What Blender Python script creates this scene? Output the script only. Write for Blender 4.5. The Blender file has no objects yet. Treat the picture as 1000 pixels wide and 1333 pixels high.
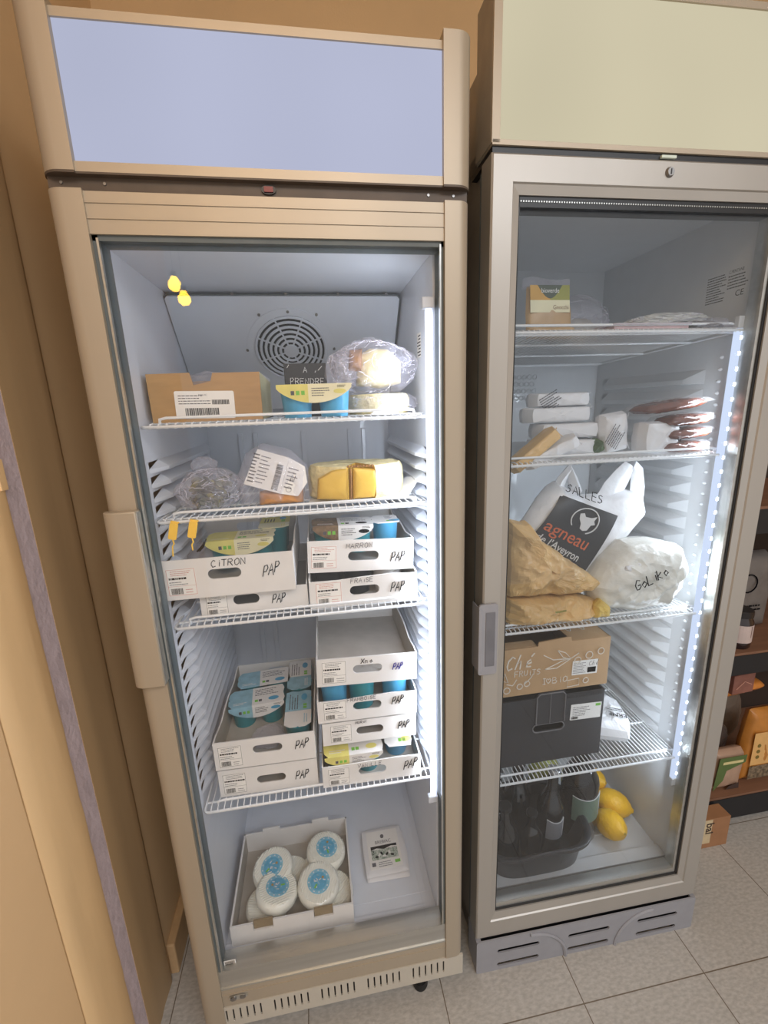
import bpy, bmesh, math, random
from math import pi, sin, cos, sqrt
from mathutils import Vector, Matrix, noise
SC = bpy.context.scene
COL = SC.collection
random.seed(7)

# ------------------------------------------------------------------ materials
MATS = {}
def lin(c):
    f = lambda u: u/12.92 if u <= .04045 else ((u+.055)/1.055)**2.4
    return tuple(f(u/255) for u in c)+(1,)

def mat(name, rgb, rough=.5, metal=0, var=.06, scale=30, bump=0, bscale=200, coat=0, spec=.5, stretch=None, rgb2=None, trans=0):
    if name in MATS: return MATS[name]
    m = bpy.data.materials.new(name); m.use_nodes = True
    nt = m.node_tree; N = nt.nodes; L = nt.links
    b = N['Principled BSDF']
    b.inputs['Roughness'].default_value = rough; b.inputs['Metallic'].default_value = metal
    b.inputs['Specular IOR Level'].default_value = spec
    if coat: b.inputs['Coat Weight'].default_value = coat
    tc = N.new('ShaderNodeTexCoord'); mp = N.new('ShaderNodeMapping')
    L.new(tc.outputs['Object'], mp.inputs['Vector'])
    if stretch: mp.inputs['Scale'].default_value = stretch
    n = N.new('ShaderNodeTexNoise'); n.inputs['Scale'].default_value = scale; n.inputs['Detail'].default_value = 4
    L.new(mp.outputs[0], n.inputs['Vector'])
    r = N.new('ShaderNodeValToRGB'); c = lin(rgb)
    c1 = lin(rgb2) if rgb2 else tuple(min(1, u*(1+var)) for u in c[:3])+(1,)
    c0 = c if rgb2 else tuple(u*(1-var) for u in c[:3])+(1,)
    r.color_ramp.elements[0].position = .35; r.color_ramp.elements[1].position = .65
    r.color_ramp.elements[0].color = c0; r.color_ramp.elements[1].color = c1
    L.new(n.outputs['Fac'], r.inputs['Fac']); L.new(r.outputs['Color'], b.inputs['Base Color'])
    if bump:
        n2 = N.new('ShaderNodeTexNoise'); n2.inputs['Scale'].default_value = bscale; n2.inputs['Detail'].default_value = 3
        L.new(mp.outputs[0], n2.inputs['Vector'])
        bp = N.new('ShaderNodeBump'); bp.inputs['Strength'].default_value = bump; bp.inputs['Distance'].default_value = .01
        L.new(n2.outputs['Fac'], bp.inputs['Height']); L.new(bp.outputs[0], b.inputs['Normal'])
    if trans:   # translucent film: part of the light passes straight through
        t = N.new('ShaderNodeBsdfTransparent'); mx = N.new('ShaderNodeMixShader')
        mx.inputs[0].default_value = 1-trans
        L.new(t.outputs[0], mx.inputs[1]); L.new(b.outputs[0], mx.inputs[2])
        L.new(mx.outputs[0], N['Material Output'].inputs['Surface'])
    MATS[name] = m
    return m

def emis(name, rgb, s, tex=False, linear=None):
    if name in MATS: return MATS[name]
    m = bpy.data.materials.new(name); m.use_nodes = True
    nt = m.node_tree; N = nt.nodes; L = nt.links
    N.remove(N['Principled BSDF'])
    e = N.new('ShaderNodeEmission'); e.inputs['Color'].default_value = linear or lin(rgb); e.inputs['Strength'].default_value = s
    if tex:   # the backlit panel's tubes shine a little unevenly through the sheet
        tc = N.new('ShaderNodeTexCoord'); n = N.new('ShaderNodeTexNoise'); n.inputs['Scale'].default_value = 3.5; n.inputs['Detail'].default_value = 1
        L.new(tc.outputs['Object'], n.inputs['Vector'])
        mr = N.new('ShaderNodeMapRange'); mr.inputs['To Min'].default_value = s*.88; mr.inputs['To Max'].default_value = s*1.12
        L.new(n.outputs['Fac'], mr.inputs['Value']); L.new(mr.outputs[0], e.inputs['Strength'])
    L.new(e.outputs[0], N['Material Output'].inputs['Surface'])
    MATS[name] = m
    return m

def glassmat(name, ior=1.45, tint=(1,1,1,1), haze=0.0):
    m = bpy.data.materials.new(name); m.use_nodes = True
    nt = m.node_tree; N = nt.nodes; L = nt.links
    N.remove(N['Principled BSDF'])
    t = N.new('ShaderNodeBsdfTransparent'); t.inputs[0].default_value = tint
    g = N.new('ShaderNodeBsdfGlossy'); g.inputs['Roughness'].default_value = .0
    lw = N.new('ShaderNodeLayerWeight'); lw.inputs['Blend'].default_value = .5
    pw = N.new('ShaderNodeMath'); pw.operation = 'POWER'; pw.inputs[1].default_value = 4; L.new(lw.outputs['Facing'], pw.inputs[0])
    f0 = ((ior-1)/(ior+1))**2
    fr = N.new('ShaderNodeMath'); fr.operation = 'MULTIPLY_ADD'; L.new(pw.outputs[0], fr.inputs[0]); fr.inputs[1].default_value = 1-f0; fr.inputs[2].default_value = f0
    mx = N.new('ShaderNodeMixShader')
    L.new(fr.outputs[0], mx.inputs[0]); L.new(t.outputs[0], mx.inputs[1]); L.new(g.outputs[0], mx.inputs[2])
    out = mx
    if haze:   # the faint bloom of condensation on a cold pane
        d = N.new('ShaderNodeBsdfDiffuse'); d.inputs[0].default_value = (.8,.8,.8,1)
        m2 = N.new('ShaderNodeMixShader'); m2.inputs[0].default_value = haze
        L.new(mx.outputs[0], m2.inputs[1]); L.new(d.outputs[0], m2.inputs[2]); out = m2
    L.new(out.outputs[0], N['Material Output'].inputs['Surface'])
    MATS[name] = m
    return m

def tilemat():
    m = mat('floor_vinyl', (170,167,162), .45, 0, scale=80, rgb2=(190,187,182), bump=.06, bscale=90, stretch=(1,2.0,1))
    nt = m.node_tree; N = nt.nodes; L = nt.links; b = N['Principled BSDF']
    tc = N.new('ShaderNodeTexCoord'); sp = N.new('ShaderNodeSeparateXYZ'); L.new(tc.outputs['Object'], sp.inputs[0])
    fac = None
    for out, off in (('X', .8765), ('Y', -.075)):
        a = N.new('ShaderNodeMath'); a.operation = 'SUBTRACT'; a.inputs[1].default_value = off-.0012; L.new(sp.outputs[out], a.inputs[0])
        p = N.new('ShaderNodeMath'); p.operation = 'PINGPONG'; p.inputs[1].default_value = .1625; L.new(a.outputs[0], p.inputs[0])
        c = N.new('ShaderNodeMath'); c.operation = 'LESS_THAN'; c.inputs[1].default_value = .0012; L.new(p.outputs[0], c.inputs[0])
        if fac is None: fac = c
        else:
            mx = N.new('ShaderNodeMath'); mx.operation = 'MAXIMUM'; L.new(fac.outputs[0], mx.inputs[0]); L.new(c.outputs[0], mx.inputs[1]); fac = mx
    src = b.inputs['Base Color'].links[0].from_socket
    mc = N.new('ShaderNodeMixRGB'); L.new(fac.outputs[0], mc.inputs[0]); L.new(src, mc.inputs[1]); mc.inputs[2].default_value = lin((112,100,86))
    L.new(mc.outputs[0], b.inputs['Base Color'])
    return m

alu      = mat('champagne_aluminium', (178,166,148), .40, .3, var=.03, scale=8, stretch=(1,1,.05))
aluB     = mat('silver_aluminium', (176,172,166), .36, .4, var=.03, scale=8, stretch=(1,1,.05))
brushed  = mat('brushed_aluminium', (190,190,186), .28, .8, var=.08, scale=60, stretch=(.03,1,1))
sheet    = mat('cream_sheet_metal', (192,186,174), .42, 0, var=.02)
greypl   = mat('grey_plastic', (150,151,158), .5, 0, var=.03)
darkgap  = mat('dark_brown_underside', (88,76,66), .5, .0, var=.1)
blackpl  = mat('black_plastic', (24,24,26), .35, 0, var=.1)
gasket   = mat('grey_gasket', (96,104,106), .55, 0, var=.06)
white_pl = mat('white_liner', (216,221,230), .38, 0, var=.015, coat=.2)
white_plB= mat('cool_liner', (206,208,210), .36, 0, var=.015, coat=.2)
wire     = mat('white_coated_wire', (232,234,236), .35, 0, var=.02)
ledA     = emis('led_tube_light', (222,232,255), 3.4)
ledbase  = emis('led_strip_glow', (214,226,250), 1.15)
leddot   = emis('led_dot_light', (235,245,255), 16)
signA    = emis('backlit_lavender_sheet', (190,195,220), .90, tex=True)
signB    = emis('backlit_cream_sheet', (216,207,178), .90, tex=True)
glassA   = glassmat('door_glass', 1.45)
glassB   = glassmat('double_glazing', 1.52, (.92,.94,.96,1))
card_w   = mat('white_card', (226,224,222), .55, 0, var=.02)
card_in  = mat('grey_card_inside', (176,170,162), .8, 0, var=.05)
card_br  = mat('brown_cardboard', (176,140,96), .8, 0, var=.06, scale=20, stretch=(1,1,6))
kraft    = mat('kraft_board', (186,152,112), .75, 0, var=.05, scale=20)
paperw   = mat('white_label_paper', (236,234,230), .6, 0, var=.01)
ink      = mat('black_marker_ink', (14,14,18), .9, var=.05, spec=.05)
inkblue  = mat('blue_marker_ink', (50,50,140), .9, var=.05, spec=.05)
inkgrey  = mat('faint_print_ink', (96,94,100), .9, var=.05, spec=.05)
inkred   = mat('red_print_ink', (196,120,112), .7, var=.05)
teal     = mat('teal_pot', (52,138,148), .3, var=.06)
blue     = mat('bright_blue_pot', (78,160,200), .35, var=.05)
ltblue   = mat('pale_blue_card', (142,184,202), .5, var=.10, scale=60)
yellowc  = mat('yellow_card', (222,212,122), .5, var=.08)
paleyel  = mat('pale_cream_card', (232,226,190), .5, var=.03)
greenk   = mat('green_print', (120,190,70), .6, var=.06)
black_cd = mat('black_card', (34,34,38), .6, var=.1)
chalk    = mat('chalk_white', (205,205,205), .8, var=.04)
film     = mat('clear_plastic_film', (222,218,232), .10, var=.02, trans=.80, bump=.9, bscale=28, spec=1)
crease_m = mat('film_crease', (236,232,244), .15, var=.02, trans=.35, spec=1)
filmw    = mat('milky_plastic_film', (230,230,226), .22, var=.03, trans=.30, bump=.4, bscale=50, spec=.7)
whitebag = mat('white_polythene', (228,228,230), .3, var=.03, bump=.3, bscale=40)
cheese_y = mat('yellow_cheese_paste', (206,166,66), .4, var=.08, scale=25)
rind     = mat('pale_cheese_rind', (222,208,160), .7, var=.12, scale=70, bump=.5, bscale=90)
rind_dk  = mat('brown_cheese_rind', (150,104,52), .7, var=.15, scale=60)
orangech = mat('orange_cheese', (210,146,76), .4, var=.08)
cream_ch = mat('cream_cheese', (236,222,168), .4, var=.05)
herb     = mat('dark_green_leaves', (70,78,58), .7, scale=22, rgb2=(134,134,116))
goldpap  = mat('gold_brown_paper', (216,180,124), .34, var=.10, scale=12)
whitepap = mat('white_wrapping_paper', (226,226,228), .55, var=.02)
brownfood= mat('dark_brown_sausage', (104,58,44), .12, var=.3, scale=40)
bottlegl = mat('dark_bottle_glass', (16,17,20), .08, var=.1, coat=.6)
basin_m  = mat('black_basin_plastic', (42,44,48), .3, var=.06)
lemon_m  = mat('lemon_peel', (246,190,20), .4, var=.06, bump=.25, bscale=160)
tagyel   = mat('yellow_tag_plastic', (250,204,84), .4, var=.03)
pink     = mat('pink_lid_print', (222,84,110), .4, var=.12, scale=120)
crate_m  = mat('black_corrugated_card', (52,51,54), .6, var=.06)
screw    = mat('zinc_screw', (140,138,136), .3, .8)
wall_m   = mat('tan_wall_paint', (222,192,150), .75, var=.04, scale=3, bump=.05)
wall_sh  = mat('brown_gloss_paint', (180,150,112), .45, var=.06, scale=3, stretch=(6,6,.6))
trim_m   = mat('beige_painted_wood', (240,203,152), .45, var=.05, scale=9, bump=.25, bscale=14, stretch=(1,1,.25))
leaf_m   = mat('beige_door_paint', (230,192,144), .5, var=.03, scale=4)
grey_ed  = mat('cool_lit_return', (206,190,196), .8, var=.05, bump=.3, bscale=60)  # lit wall return: the cool daylight on it is put into the colour
floor_m  = tilemat()

# ------------------------------------------------------------------ mesh builder
class G:
    def __init__(s): s.v=[]; s.f=[]; s.m=[]; s.ms=[]
    def mi(s, m):
        if m not in s.ms: s.ms.append(m)
        return s.ms.index(m)
    def add(s, vs, fs, m, T=None):
        o=len(s.v); k=s.mi(m)
        s.v += [tuple(T(*p)) if T else tuple(p) for p in vs]
        s.f += [tuple(i+o for i in f) for f in fs]; s.m += [k]*len(fs)
        return s
    def box(s, x0,x1,y0,y1,z0,z1,m,T=None):
        vs=[(x,y,z) for x in (x0,x1) for y in (y0,y1) for z in (z0,z1)]
        fs=[(0,1,3,2),(4,6,7,5),(0,4,5,1),(2,3,7,6),(0,2,6,4),(1,5,7,3)]
        return s.add(vs,fs,m,T)
    def prism(s, poly, h0, h1, m, T=None):
        n=len(poly)
        vs=[(p[0],p[1],h0) for p in poly]+[(p[0],p[1],h1) for p in poly]
        fs=[tuple(range(n))[::-1],tuple(range(n,2*n))]+[(i,(i+1)%n,(i+1)%n+n,i+n) for i in range(n)]
        return s.add(vs,fs,m,T)
    def lathe(s, prof, m, c=(0,0,0), n=24, T=None, sx=1, sy=1):
        vs=[];fs=[];k=len(prof)
        for i in range(n):
            a=2*pi*i/n
            for r,z in prof: vs.append((c[0]+r*cos(a)*sx,c[1]+r*sin(a)*sy,c[2]+z))
        for i in range(n):
            for j in range(k-1):
                a=i*k+j;b=((i+1)%n)*k+j
                fs.append((a,b,b+1,a+1))
        return s.add(vs,fs,m,T)
    def tube(s, pts, r, m, n=6, T=None, closed=False):
        pts=[Vector(p) for p in pts]; vs=[];fs=[];N=len(pts)
        up=None
        for i,p in enumerate(pts):
            a=pts[i-1] if (i or closed) else p; b=pts[(i+1)%N] if (i<N-1 or closed) else p
            d=(b-a); d=d.normalized() if d.length>1e-9 else Vector((0,0,1))
            if up is None: up=Vector((0,0,1)) if abs(d.z)<.9 else Vector((1,0,0))
            u=(up-d*up.dot(d))
            u=u.normalized() if u.length>1e-6 else d.orthogonal().normalized()
            up=u; w=d.cross(u)
            for k in range(n):
                t=2*pi*(k+.5)/n; vs.append(tuple(p+u*cos(t)*r+w*sin(t)*r))
        M=N if closed else N-1
        for i in range(M):
            j=(i+1)%N
            for k in range(n):
                fs.append((i*n+k,i*n+(k+1)%n,j*n+(k+1)%n,j*n+k))
        if not closed: fs+= [tuple(range(n))[::-1], tuple(range((N-1)*n,N*n))]
        return s.add(vs,fs,m,T)
    # plates with holes, in (u,v), thickness h0..h1 along the third axis
    def plate(s, outer, holes, h0, h1, m, T=None):
        bm=bmesh.new(); es=[]
        for lp in [outer]+holes:
            vv=[bm.verts.new((p[0],p[1],0)) for p in lp]
            es+=[bm.edges.new((vv[i],vv[(i+1)%len(vv)])) for i in range(len(vv))]
        bmesh.ops.triangle_fill(bm, use_beauty=True, use_dissolve=False, edges=es)
        bm.verts.index_update()
        base=[(v.co.x,v.co.y) for v in bm.verts]; n=len(base)
        F=[tuple(v.index for v in f.verts) for f in bm.faces]
        vs=[(a,b,h0) for a,b in base]+[(a,b,h1) for a,b in base]
        fs=[tuple(reversed(f)) for f in F]+[tuple(i+n for i in f) for f in F]
        for e in bm.edges:
            if len(e.link_faces)==1:
                a,b=e.verts[0].index,e.verts[1].index; fs.append((a,b,b+n,a+n))
        bm.free()
        return s.add(vs,fs,m,T)
    def build(s, name, parent=None, loc=(0,0,0), rot=(0,0,0), smooth=False, bevel=0, ang=40):
        me=bpy.data.meshes.new(name); me.from_pydata(s.v,[],s.f)
        for m in s.ms: me.materials.append(m)
        me.polygons.foreach_set('material_index', s.m)
        bm=bmesh.new(); bm.from_mesh(me); bmesh.ops.recalc_face_normals(bm, faces=bm.faces); bm.to_mesh(me); bm.free()
        if smooth:
            me.polygons.foreach_set('use_smooth',[True]*len(me.polygons))
            try: me.set_sharp_from_angle(angle=math.radians(ang))
            except Exception: pass
        me.update()
        o=bpy.data.objects.new(name,me); COL.objects.link(o)
        o.location=loc; o.rotation_euler=rot
        if parent: o.parent=parent
        if bevel:
            b=o.modifiers.new('bevel','BEVEL'); b.width=bevel; b.segments=2; b.limit_method='ANGLE'; b.angle_limit=math.radians(50)
        return o

def tag(o,label=None,cat=None,group=None,kind=None):
    if label: o['label']=label
    if cat: o['category']=cat
    if group: o['group']=group
    if kind: o['kind']=kind
    return o
def thing(name,label,cat,loc=(0,0,0),rot=(0,0,0),group=None):
    o=bpy.data.objects.new(name,None); COL.objects.link(o); o.empty_display_size=.03
    o.location=loc; o.rotation_euler=rot
    return tag(o,label,cat,group)
def copy_tree(o,parent=None):
    c=o.copy(); COL.objects.link(c); c.parent=parent
    for ch in [x for x in bpy.data.objects if x.parent==o]: copy_tree(ch,c)
    return c
def struct(o): o['kind']='structure'; return o

# faces to draw on: (u,v,h) -> xyz ; h is the height off the surface
def front(x=0,y=0,z=0,roll=0,flip=1):
    c,s_=cos(roll),sin(roll)
    return lambda u,v,h: (x+u*c-v*s_, y-h, z+u*s_+v*c)
def top(x=0,y=0,z=0,rot=0):
    c,s_=cos(rot),sin(rot)
    return lambda u,v,h: (x+u*c-v*s_, y+u*s_+v*c, z+h)
def leftface(x=0,y=0,z=0):      # faces -x ; u runs towards -y... read from the -x side
    return lambda u,v,h: (x-h, y-u, z+v)
def frame3(o, ux, vx):
    o=Vector(o); ux=Vector(ux).normalized(); vx=Vector(vx).normalized(); n=ux.cross(vx)
    return lambda u,v,h: tuple(o+ux*u+vx*v+n*h)
def over(T, u0, v0, rot=0, sc=1):
    c,s_=cos(rot)*sc,sin(rot)*sc
    return lambda u,v,h: T(u0+u*c-v*s_, v0+u*s_+v*c, h)

def rrect(u0,v0,u1,v1,r,n=5):
    P=[]
    for cx,cy,a0 in ((u1-r,v1-r,0),(u0+r,v1-r,pi/2),(u0+r,v0+r,pi),(u1-r,v0+r,1.5*pi)):
        for i in range(n+1):
            a=a0+pi/2*i/n; P.append((cx+r*cos(a),cy+r*sin(a)))
    return P
def ell(cu,cv,a,b,n=24,ph=0): return [(cu+a*cos(2*pi*i/n+ph),cv+b*sin(2*pi*i/n+ph)) for i in range(n)]

# single-stroke hand lettering
SF={
'A':[[(0,0),(.5,1),(1,0)],[(.2,.4),(.8,.4)]],'B':[[(0,0),(0,1),(.6,1),(.8,.8),(.6,.55),(0,.52)],[(.6,.55),(.95,.3),(.7,0),(0,0)]],
'C':[[(.9,.85),(.5,1),(.1,.7),(.1,.3),(.4,0),(.9,.12)]],'D':[[(0,0),(0,1),(.6,.9),(.95,.5),(.6,.08),(0,0)]],
'E':[[(.9,1),(0,1),(0,0),(.9,0)],[(0,.52),(.75,.52)]],'F':[[(.9,1),(0,1),(0,0)],[(0,.52),(.7,.52)]],
'G':[[(.9,.85),(.45,1),(.05,.6),(.15,.1),(.6,0),(.9,.3),(.9,.45),(.5,.45)]],'I':[[(.5,0),(.5,1)],[(.2,1),(.8,1)],[(.2,0),(.8,0)]],
'i':[[(.4,0),(.4,.65)],[(.4,.85),(.4,.9)]],'K':[[(0,0),(0,1)],[(.8,1),(0,.45),(.85,0)]],'k':[[(0,0),(0,1)],[(.7,.7),(0,.35),(.75,0)]],
'L':[[(0,1),(0,0),(.8,0)]],'l':[[(.3,1),(.3,0)]],'M':[[(0,0),(.1,1),(.5,.3),(.9,1),(1,0)]],'N':[[(0,0),(0,1),(.85,0),(.85,1)]],
'O':[[(.5,1),(.05,.7),(.1,.15),(.5,0),(.9,.25),(.9,.8),(.5,1)]],'o':[[(.5,.6),(.1,.35),(.4,0),(.85,.25),(.5,.6)]],
'P':[[(.05,0),(.15,1),(.7,1),(.95,.75),(.6,.5),(.1,.45)]],'R':[[(0,0),(.05,1),(.7,1),(.9,.75),(.6,.52),(.05,.5)],[(.4,.5),(.95,0)]],
'S':[[(.9,.85),(.5,1),(.1,.8),(.2,.55),(.8,.45),(.9,.2),(.5,0),(.05,.12)]],'T':[[(0,1),(1,1)],[(.5,1),(.5,0)]],
'U':[[(0,1),(.05,.2),(.4,0),(.8,.2),(.85,1)]],'V':[[(0,1),(.45,0),(.95,1)]],'X':[[(0,0),(1,1)],[(0,1),(.9,0)]],
'f':[[(.8,1),(.4,.9),(.3,.5),(.3,-.05)],[(.05,.55),(.7,.55)]],'r':[[(.1,0),(.15,.6)],[(.15,.4),(.5,.65),(.75,.55)]],
'u':[[(0,.6),(.1,.1),(.5,.05),(.7,.6),(.75,0)]],'t':[[(.4,1),(.35,.15),(.7,.05)],[(0,.65),(.75,.65)]],'s':[[(.7,.55),(.2,.6),(.3,.35),(.7,.2),(.4,0),(.05,.08)]],
'h':[[(0,0),(.2,1.1),(.1,.4),(.5,.6),(.6,.3),(.65,0)]],'é':[[(.1,.3),(.7,.4),(.5,.65),(.15,.5),(.2,.1),(.8,.1)],[(.45,.85),(.75,1.1)]],
'c':[[(.7,.5),(.3,.6),(.1,.3),(.3,0),(.75,.1)]],'\x03':[[(.5,.05),(.1,.45),(.02,.7),(.14,.88),(.32,.9),(.5,.68),(.68,.9),(.86,.88),(.98,.7),(.9,.45),(.5,.05)]],' ':[],
'l':[[(.3,1),(.3,0)]],'m':[[(0,0),(.1,.6),(.4,.55),(.45,0)],[(.45,.5),(.8,.55),(.85,0)]],
'n':[[(0,0),(.05,.6),(.5,.55),(.6,0)]],'e':[[(.1,.3),(.7,.35),(.4,.62),(.1,.3),(.3,0),(.75,.1)]],"'":[[(.3,1),(.2,.75)]],
}
def write(g,T,txt,u,v,h,m,w=.0011,sp=1.0,slant=.12,rise=0,jit=.05,aspect=.7,lift=.0006):
    rn=random.Random(hash_str(txt)); x=u; cw=h*aspect
    for ch in txt:
        if ch==' ': x+=cw*.6; v+=rise*cw*.6; continue
        for st in SF[ch]:
            pts=[]
            for (a,b) in st:
                a+=rn.uniform(-jit,jit); b+=rn.uniform(-jit,jit)
                pts.append((x+a*cw+b*h*slant, v+b*h, lift))
            pts=[T(*p) for p in pts]
            g.tube(pts,w*.5,m,n=4)
        d=cw*(1.28 if ch not in 'lIi\'' else .85)*sp
        x+=d; v+=rise*d
    return x
def hash_str(s): return sum((i+1)*ord(c) for i,c in enumerate(s))

_tc={}
def printed(g,T,txt,u,v,h,m,sx=1,bold=0,lift=.0005,align='LEFT'):
    key=(txt,bold)
    if key not in _tc:
        cu=bpy.data.curves.new('t','FONT'); cu.body=txt; cu.offset=bold; cu.resolution_u=3
        ob=bpy.data.objects.new('t',cu); COL.objects.link(ob); bpy.context.view_layer.update()
        me=bpy.data.meshes.new_from_object(ob.evaluated_get(bpy.context.evaluated_depsgraph_get()))
        _tc[key]=([tuple(a.co) for a in me.vertices],[tuple(p.vertices) for p in me.polygons])
        bpy.data.objects.remove(ob); bpy.data.curves.remove(cu); bpy.data.meshes.remove(me)
    vs,fs=_tc[key]
    w=max(a[0] for a in vs)*h*sx
    off={'LEFT':0,'CENTER':-w/2,'RIGHT':-w}[align]
    g.add([(u+off+a*h*sx,v+b*h,lift) for a,b,_ in vs],fs,m,T)

def quad(g,T,u0,v0,u1,v1,m,h=.0003,t=.0003):
    g.box(u0,u1,v0,v1,h,h+t,m,T)
def shape(g,T,poly,m,h=.0003,t=.0003): g.prism(poly,h,h+t,m,T)

def lines(g,T,u0,v0,u1,v1,n,m,seed=0,fill=.35,h=.0006):
    rn=random.Random(seed); dv=(v1-v0)/n
    for i in range(n):
        v=v1-dv*(i+.8); x=u0; e=u1-rn.uniform(0,.4)*(u1-u0)
        while x<e:
            w=rn.uniform(.03,.12)*(u1-u0); quad(g,T,x,v,min(x+w,u1),v+dv*fill,m,h,.0001); x+=w+.02*(u1-u0)
def barcode(g,T,u0,v0,u1,v1,m,seed=0,n=16,h=.0006):
    rn=random.Random(seed); x=u0; s=(u1-u0)/n
    while x<u1-s*.5:
        w=rn.uniform(.2,.8)*s; quad(g,T,x,v0,x+w,v1,m,h,.0001); x+=w+rn.uniform(.2,.5)*s

def fbm(p,o=3):
    s=0;a=1
    for i in range(o): s+=a*noise.noise(Vector(p)*(2**i)); a*=.5
    return s
def ridge(p,o=3):
    s=0;a=1
    for i in range(o): s+=a*(1-2*abs(noise.noise(Vector(p)*(2**i)))); a*=.5
    return s-.6

def pillow(g,outline,T,hf,hb,m,seed=0,amp=.004,freq=30,rings=12,seg=72,pw=.5,c=None,ridged=True,minh=None,edge=.0):
    """cushion between a front (+h) and back (-h) sheet, star-shaped outline in (u,v)"""
    # resample the outline
    P=[Vector(p) for p in outline]; L=[(P[(i+1)%len(P)]-P[i]).length for i in range(len(P))]; tot=sum(L); R=[]
    for k in range(seg):
        d=tot*k/seg;i=0
        while d>L[i] and i<len(P)-1: d-=L[i];i+=1
        R.append(P[i].lerp(P[(i+1)%len(P)],min(1,d/L[i])))
    C=Vector(c) if c else sum(R,Vector((0,0)))/seg
    vs=[];fs=[]
    nf=ridge if ridged else fbm
    for side,hh in ((1,hf),(-1,hb)):
        base=len(vs)
        vs.append((C.x,C.y,side*(hh+amp*nf((C.x*freq,C.y*freq,seed+side)))))
        for r in range(1,rings+1):
            t=r/rings
            for k in range(seg):
                q=C.lerp(R[k],t); prof=max(0,1-t**2.6)**pw
                a=amp*nf((q.x*freq,q.y*freq,seed+side*3.1))*(min(1,(1-t)*4)+.15)
                e=amp*edge*noise.noise(Vector((k*.35,seed,side*0)))*t
                dd=(R[k]-C).normalized()*e if (R[k]-C).length>1e-6 else Vector((0,0))
                vs.append((q.x+dd.x,q.y+dd.y,side*(hh*prof)+side*a))
        for k in range(seg): fs.append((base,base+1+k,base+1+(k+1)%seg))
        for r in range(rings-1):
            for k in range(seg):
                a=base+1+r*seg+k;b=base+1+r*seg+(k+1)%seg
                fs.append((a,b,b+seg,a+seg))
    n1=1+(rings-1)*seg; n2=n1+1+rings*seg
    for k in range(seg):
        fs.append((n1+k,n1+(k+1)%seg,n2+(k+1)%seg,n2+k))
    W=[T(*p) for p in vs]
    if minh is not None: W=[(a,b,max(c_,minh)) for a,b,c_ in W]
    g.add(W,fs,m)

def blob(g,c,r,m,seed=0,amp=.15,freq=2.2,sub=4,ridged=False,zmin=None,rot=0,power=1,mul=None):
    bm=bmesh.new(); bmesh.ops.create_icosphere(bm,subdivisions=sub,radius=1)
    bm.verts.index_update(); vs=[]
    for v in bm.verts:
        p=v.co.copy(); n=(ridge if ridged else fbm)(p*freq+Vector((seed*3.3,seed,0)))
        if power!=1: p=Vector([math.copysign(abs(a)**power,a) for a in p])
        if ridged: n=.55*fbm(p*freq*.6+Vector((seed,0,seed)),2)+.28*ridge(p*freq*1.3+Vector((seed*3.3,seed,0)),2)
        q=p*(1+amp*n); x,y,z=q.x*r[0],q.y*r[1],q.z*r[2]
        x,y=x*cos(rot)-y*sin(rot),x*sin(rot)+y*cos(rot)
        z+=c[2]
        if zmin is not None: z=max(z,zmin)
        vs.append((x+c[0],y+c[1],z))
    fs=[tuple(v.index for v in f.verts) for f in bm.faces]; bm.free()
    g.add(vs,fs,m)

def creases(g,c,r,n,seed,m=None,w=.00045,zmin=None,ln=.5):
    rn=random.Random(seed); m=m or crease_m
    for i in range(n):
        th=rn.uniform(0,2*pi); ph=rn.uniform(-.6,1.4); d=rn.uniform(0,2*pi); pts=[]
        for k in range(6):
            x,y,z=cos(ph)*cos(th)*r[0],cos(ph)*sin(th)*r[1],sin(ph)*r[2]
            q=1.0+rn.uniform(-.03,.03); z=c[2]+z*q
            if zmin is not None: z=max(z,zmin)
            pts.append((c[0]+x*q,c[1]+y*q,z))
            st=ln/5*rn.uniform(.5,1.2); th+=st*cos(d)+rn.uniform(-.06,.06); ph+=st*sin(d)+rn.uniform(-.06,.06)
        g.tube(pts,w*rn.uniform(.6,1.4),m,n=4)

# ================================================================== the room
g=G(); g.box(-1.2,3.2,-2.2,1.2,-.05,0,floor_m); struct(g.build('floor'))
g=G(); g.box(-.2,3.2,.68,.78,0,2.7,wall_m); struct(g.build('wall_back'))
g=G(); g.box(-.20,-.125,.03,.68,0,2.7,wall_m); struct(g.build('wall_left'))
# painted boxing between the door casing and the corner
g=G()
P=[(-.140,.030),(-.1235,.030),(-.1215,.05),(-.1205,.075),(-.1215,.100),(-.1195,.125),(-.118,.142),(-.1195,.150),(-.130,.156),(-.140,.158)]
g.prism(P,0,2.6,wall_sh,lambda u,v,h:(u,v,h)); struct(g.build('trim_2',smooth=True,ang=60))
g=G(); g.box(-.1255,-.104,.160,.675,0,.098,mat('tan_baseboard',(196,164,124),.5)); struct(g.build('baseboard_left',bevel=.004))
# door casing with chipped edge
g=G(); rows=150; vs=[];fs=[]
for i in range(rows+1):
    z=2.6*i/rows; j=.0016*noise.noise(Vector((z*14,3,0)))+.0012*noise.noise(Vector((z*60,1,0))); q=.0012*noise.noise(Vector((z*6,9,0)))
    ring=[(-.140,-.133),(-.1215,-.133),(-.1195,-.130),(-.1190+q,-.10),(-.1185,-.055),(-.1192,-.024+j),(-.1215,-.016+j*1.4),(-.140,-.015)]
    vs+=[(a,b,z) for a,b in ring]
K=8
for i in range(rows):
    for k in range(K): fs.append((i*K+k,i*K+(k+1)%K,(i+1)*K+(k+1)%K,(i+1)*K+k))
g.add(vs,fs,trim_m); struct(g.build('trim_1',smooth=True,ang=35))
g=G(); g.box(-.145,-.1245,-.017,.032,0,2.6,grey_ed); struct(g.build('trim_3'))
g=G(); g.box(-.16,-.1195,-.95,-.1365,0.01,2.1,leaf_m); g.box(-.16,-.126,-.1365,-.132,0,2.1,darkgap)
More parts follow.
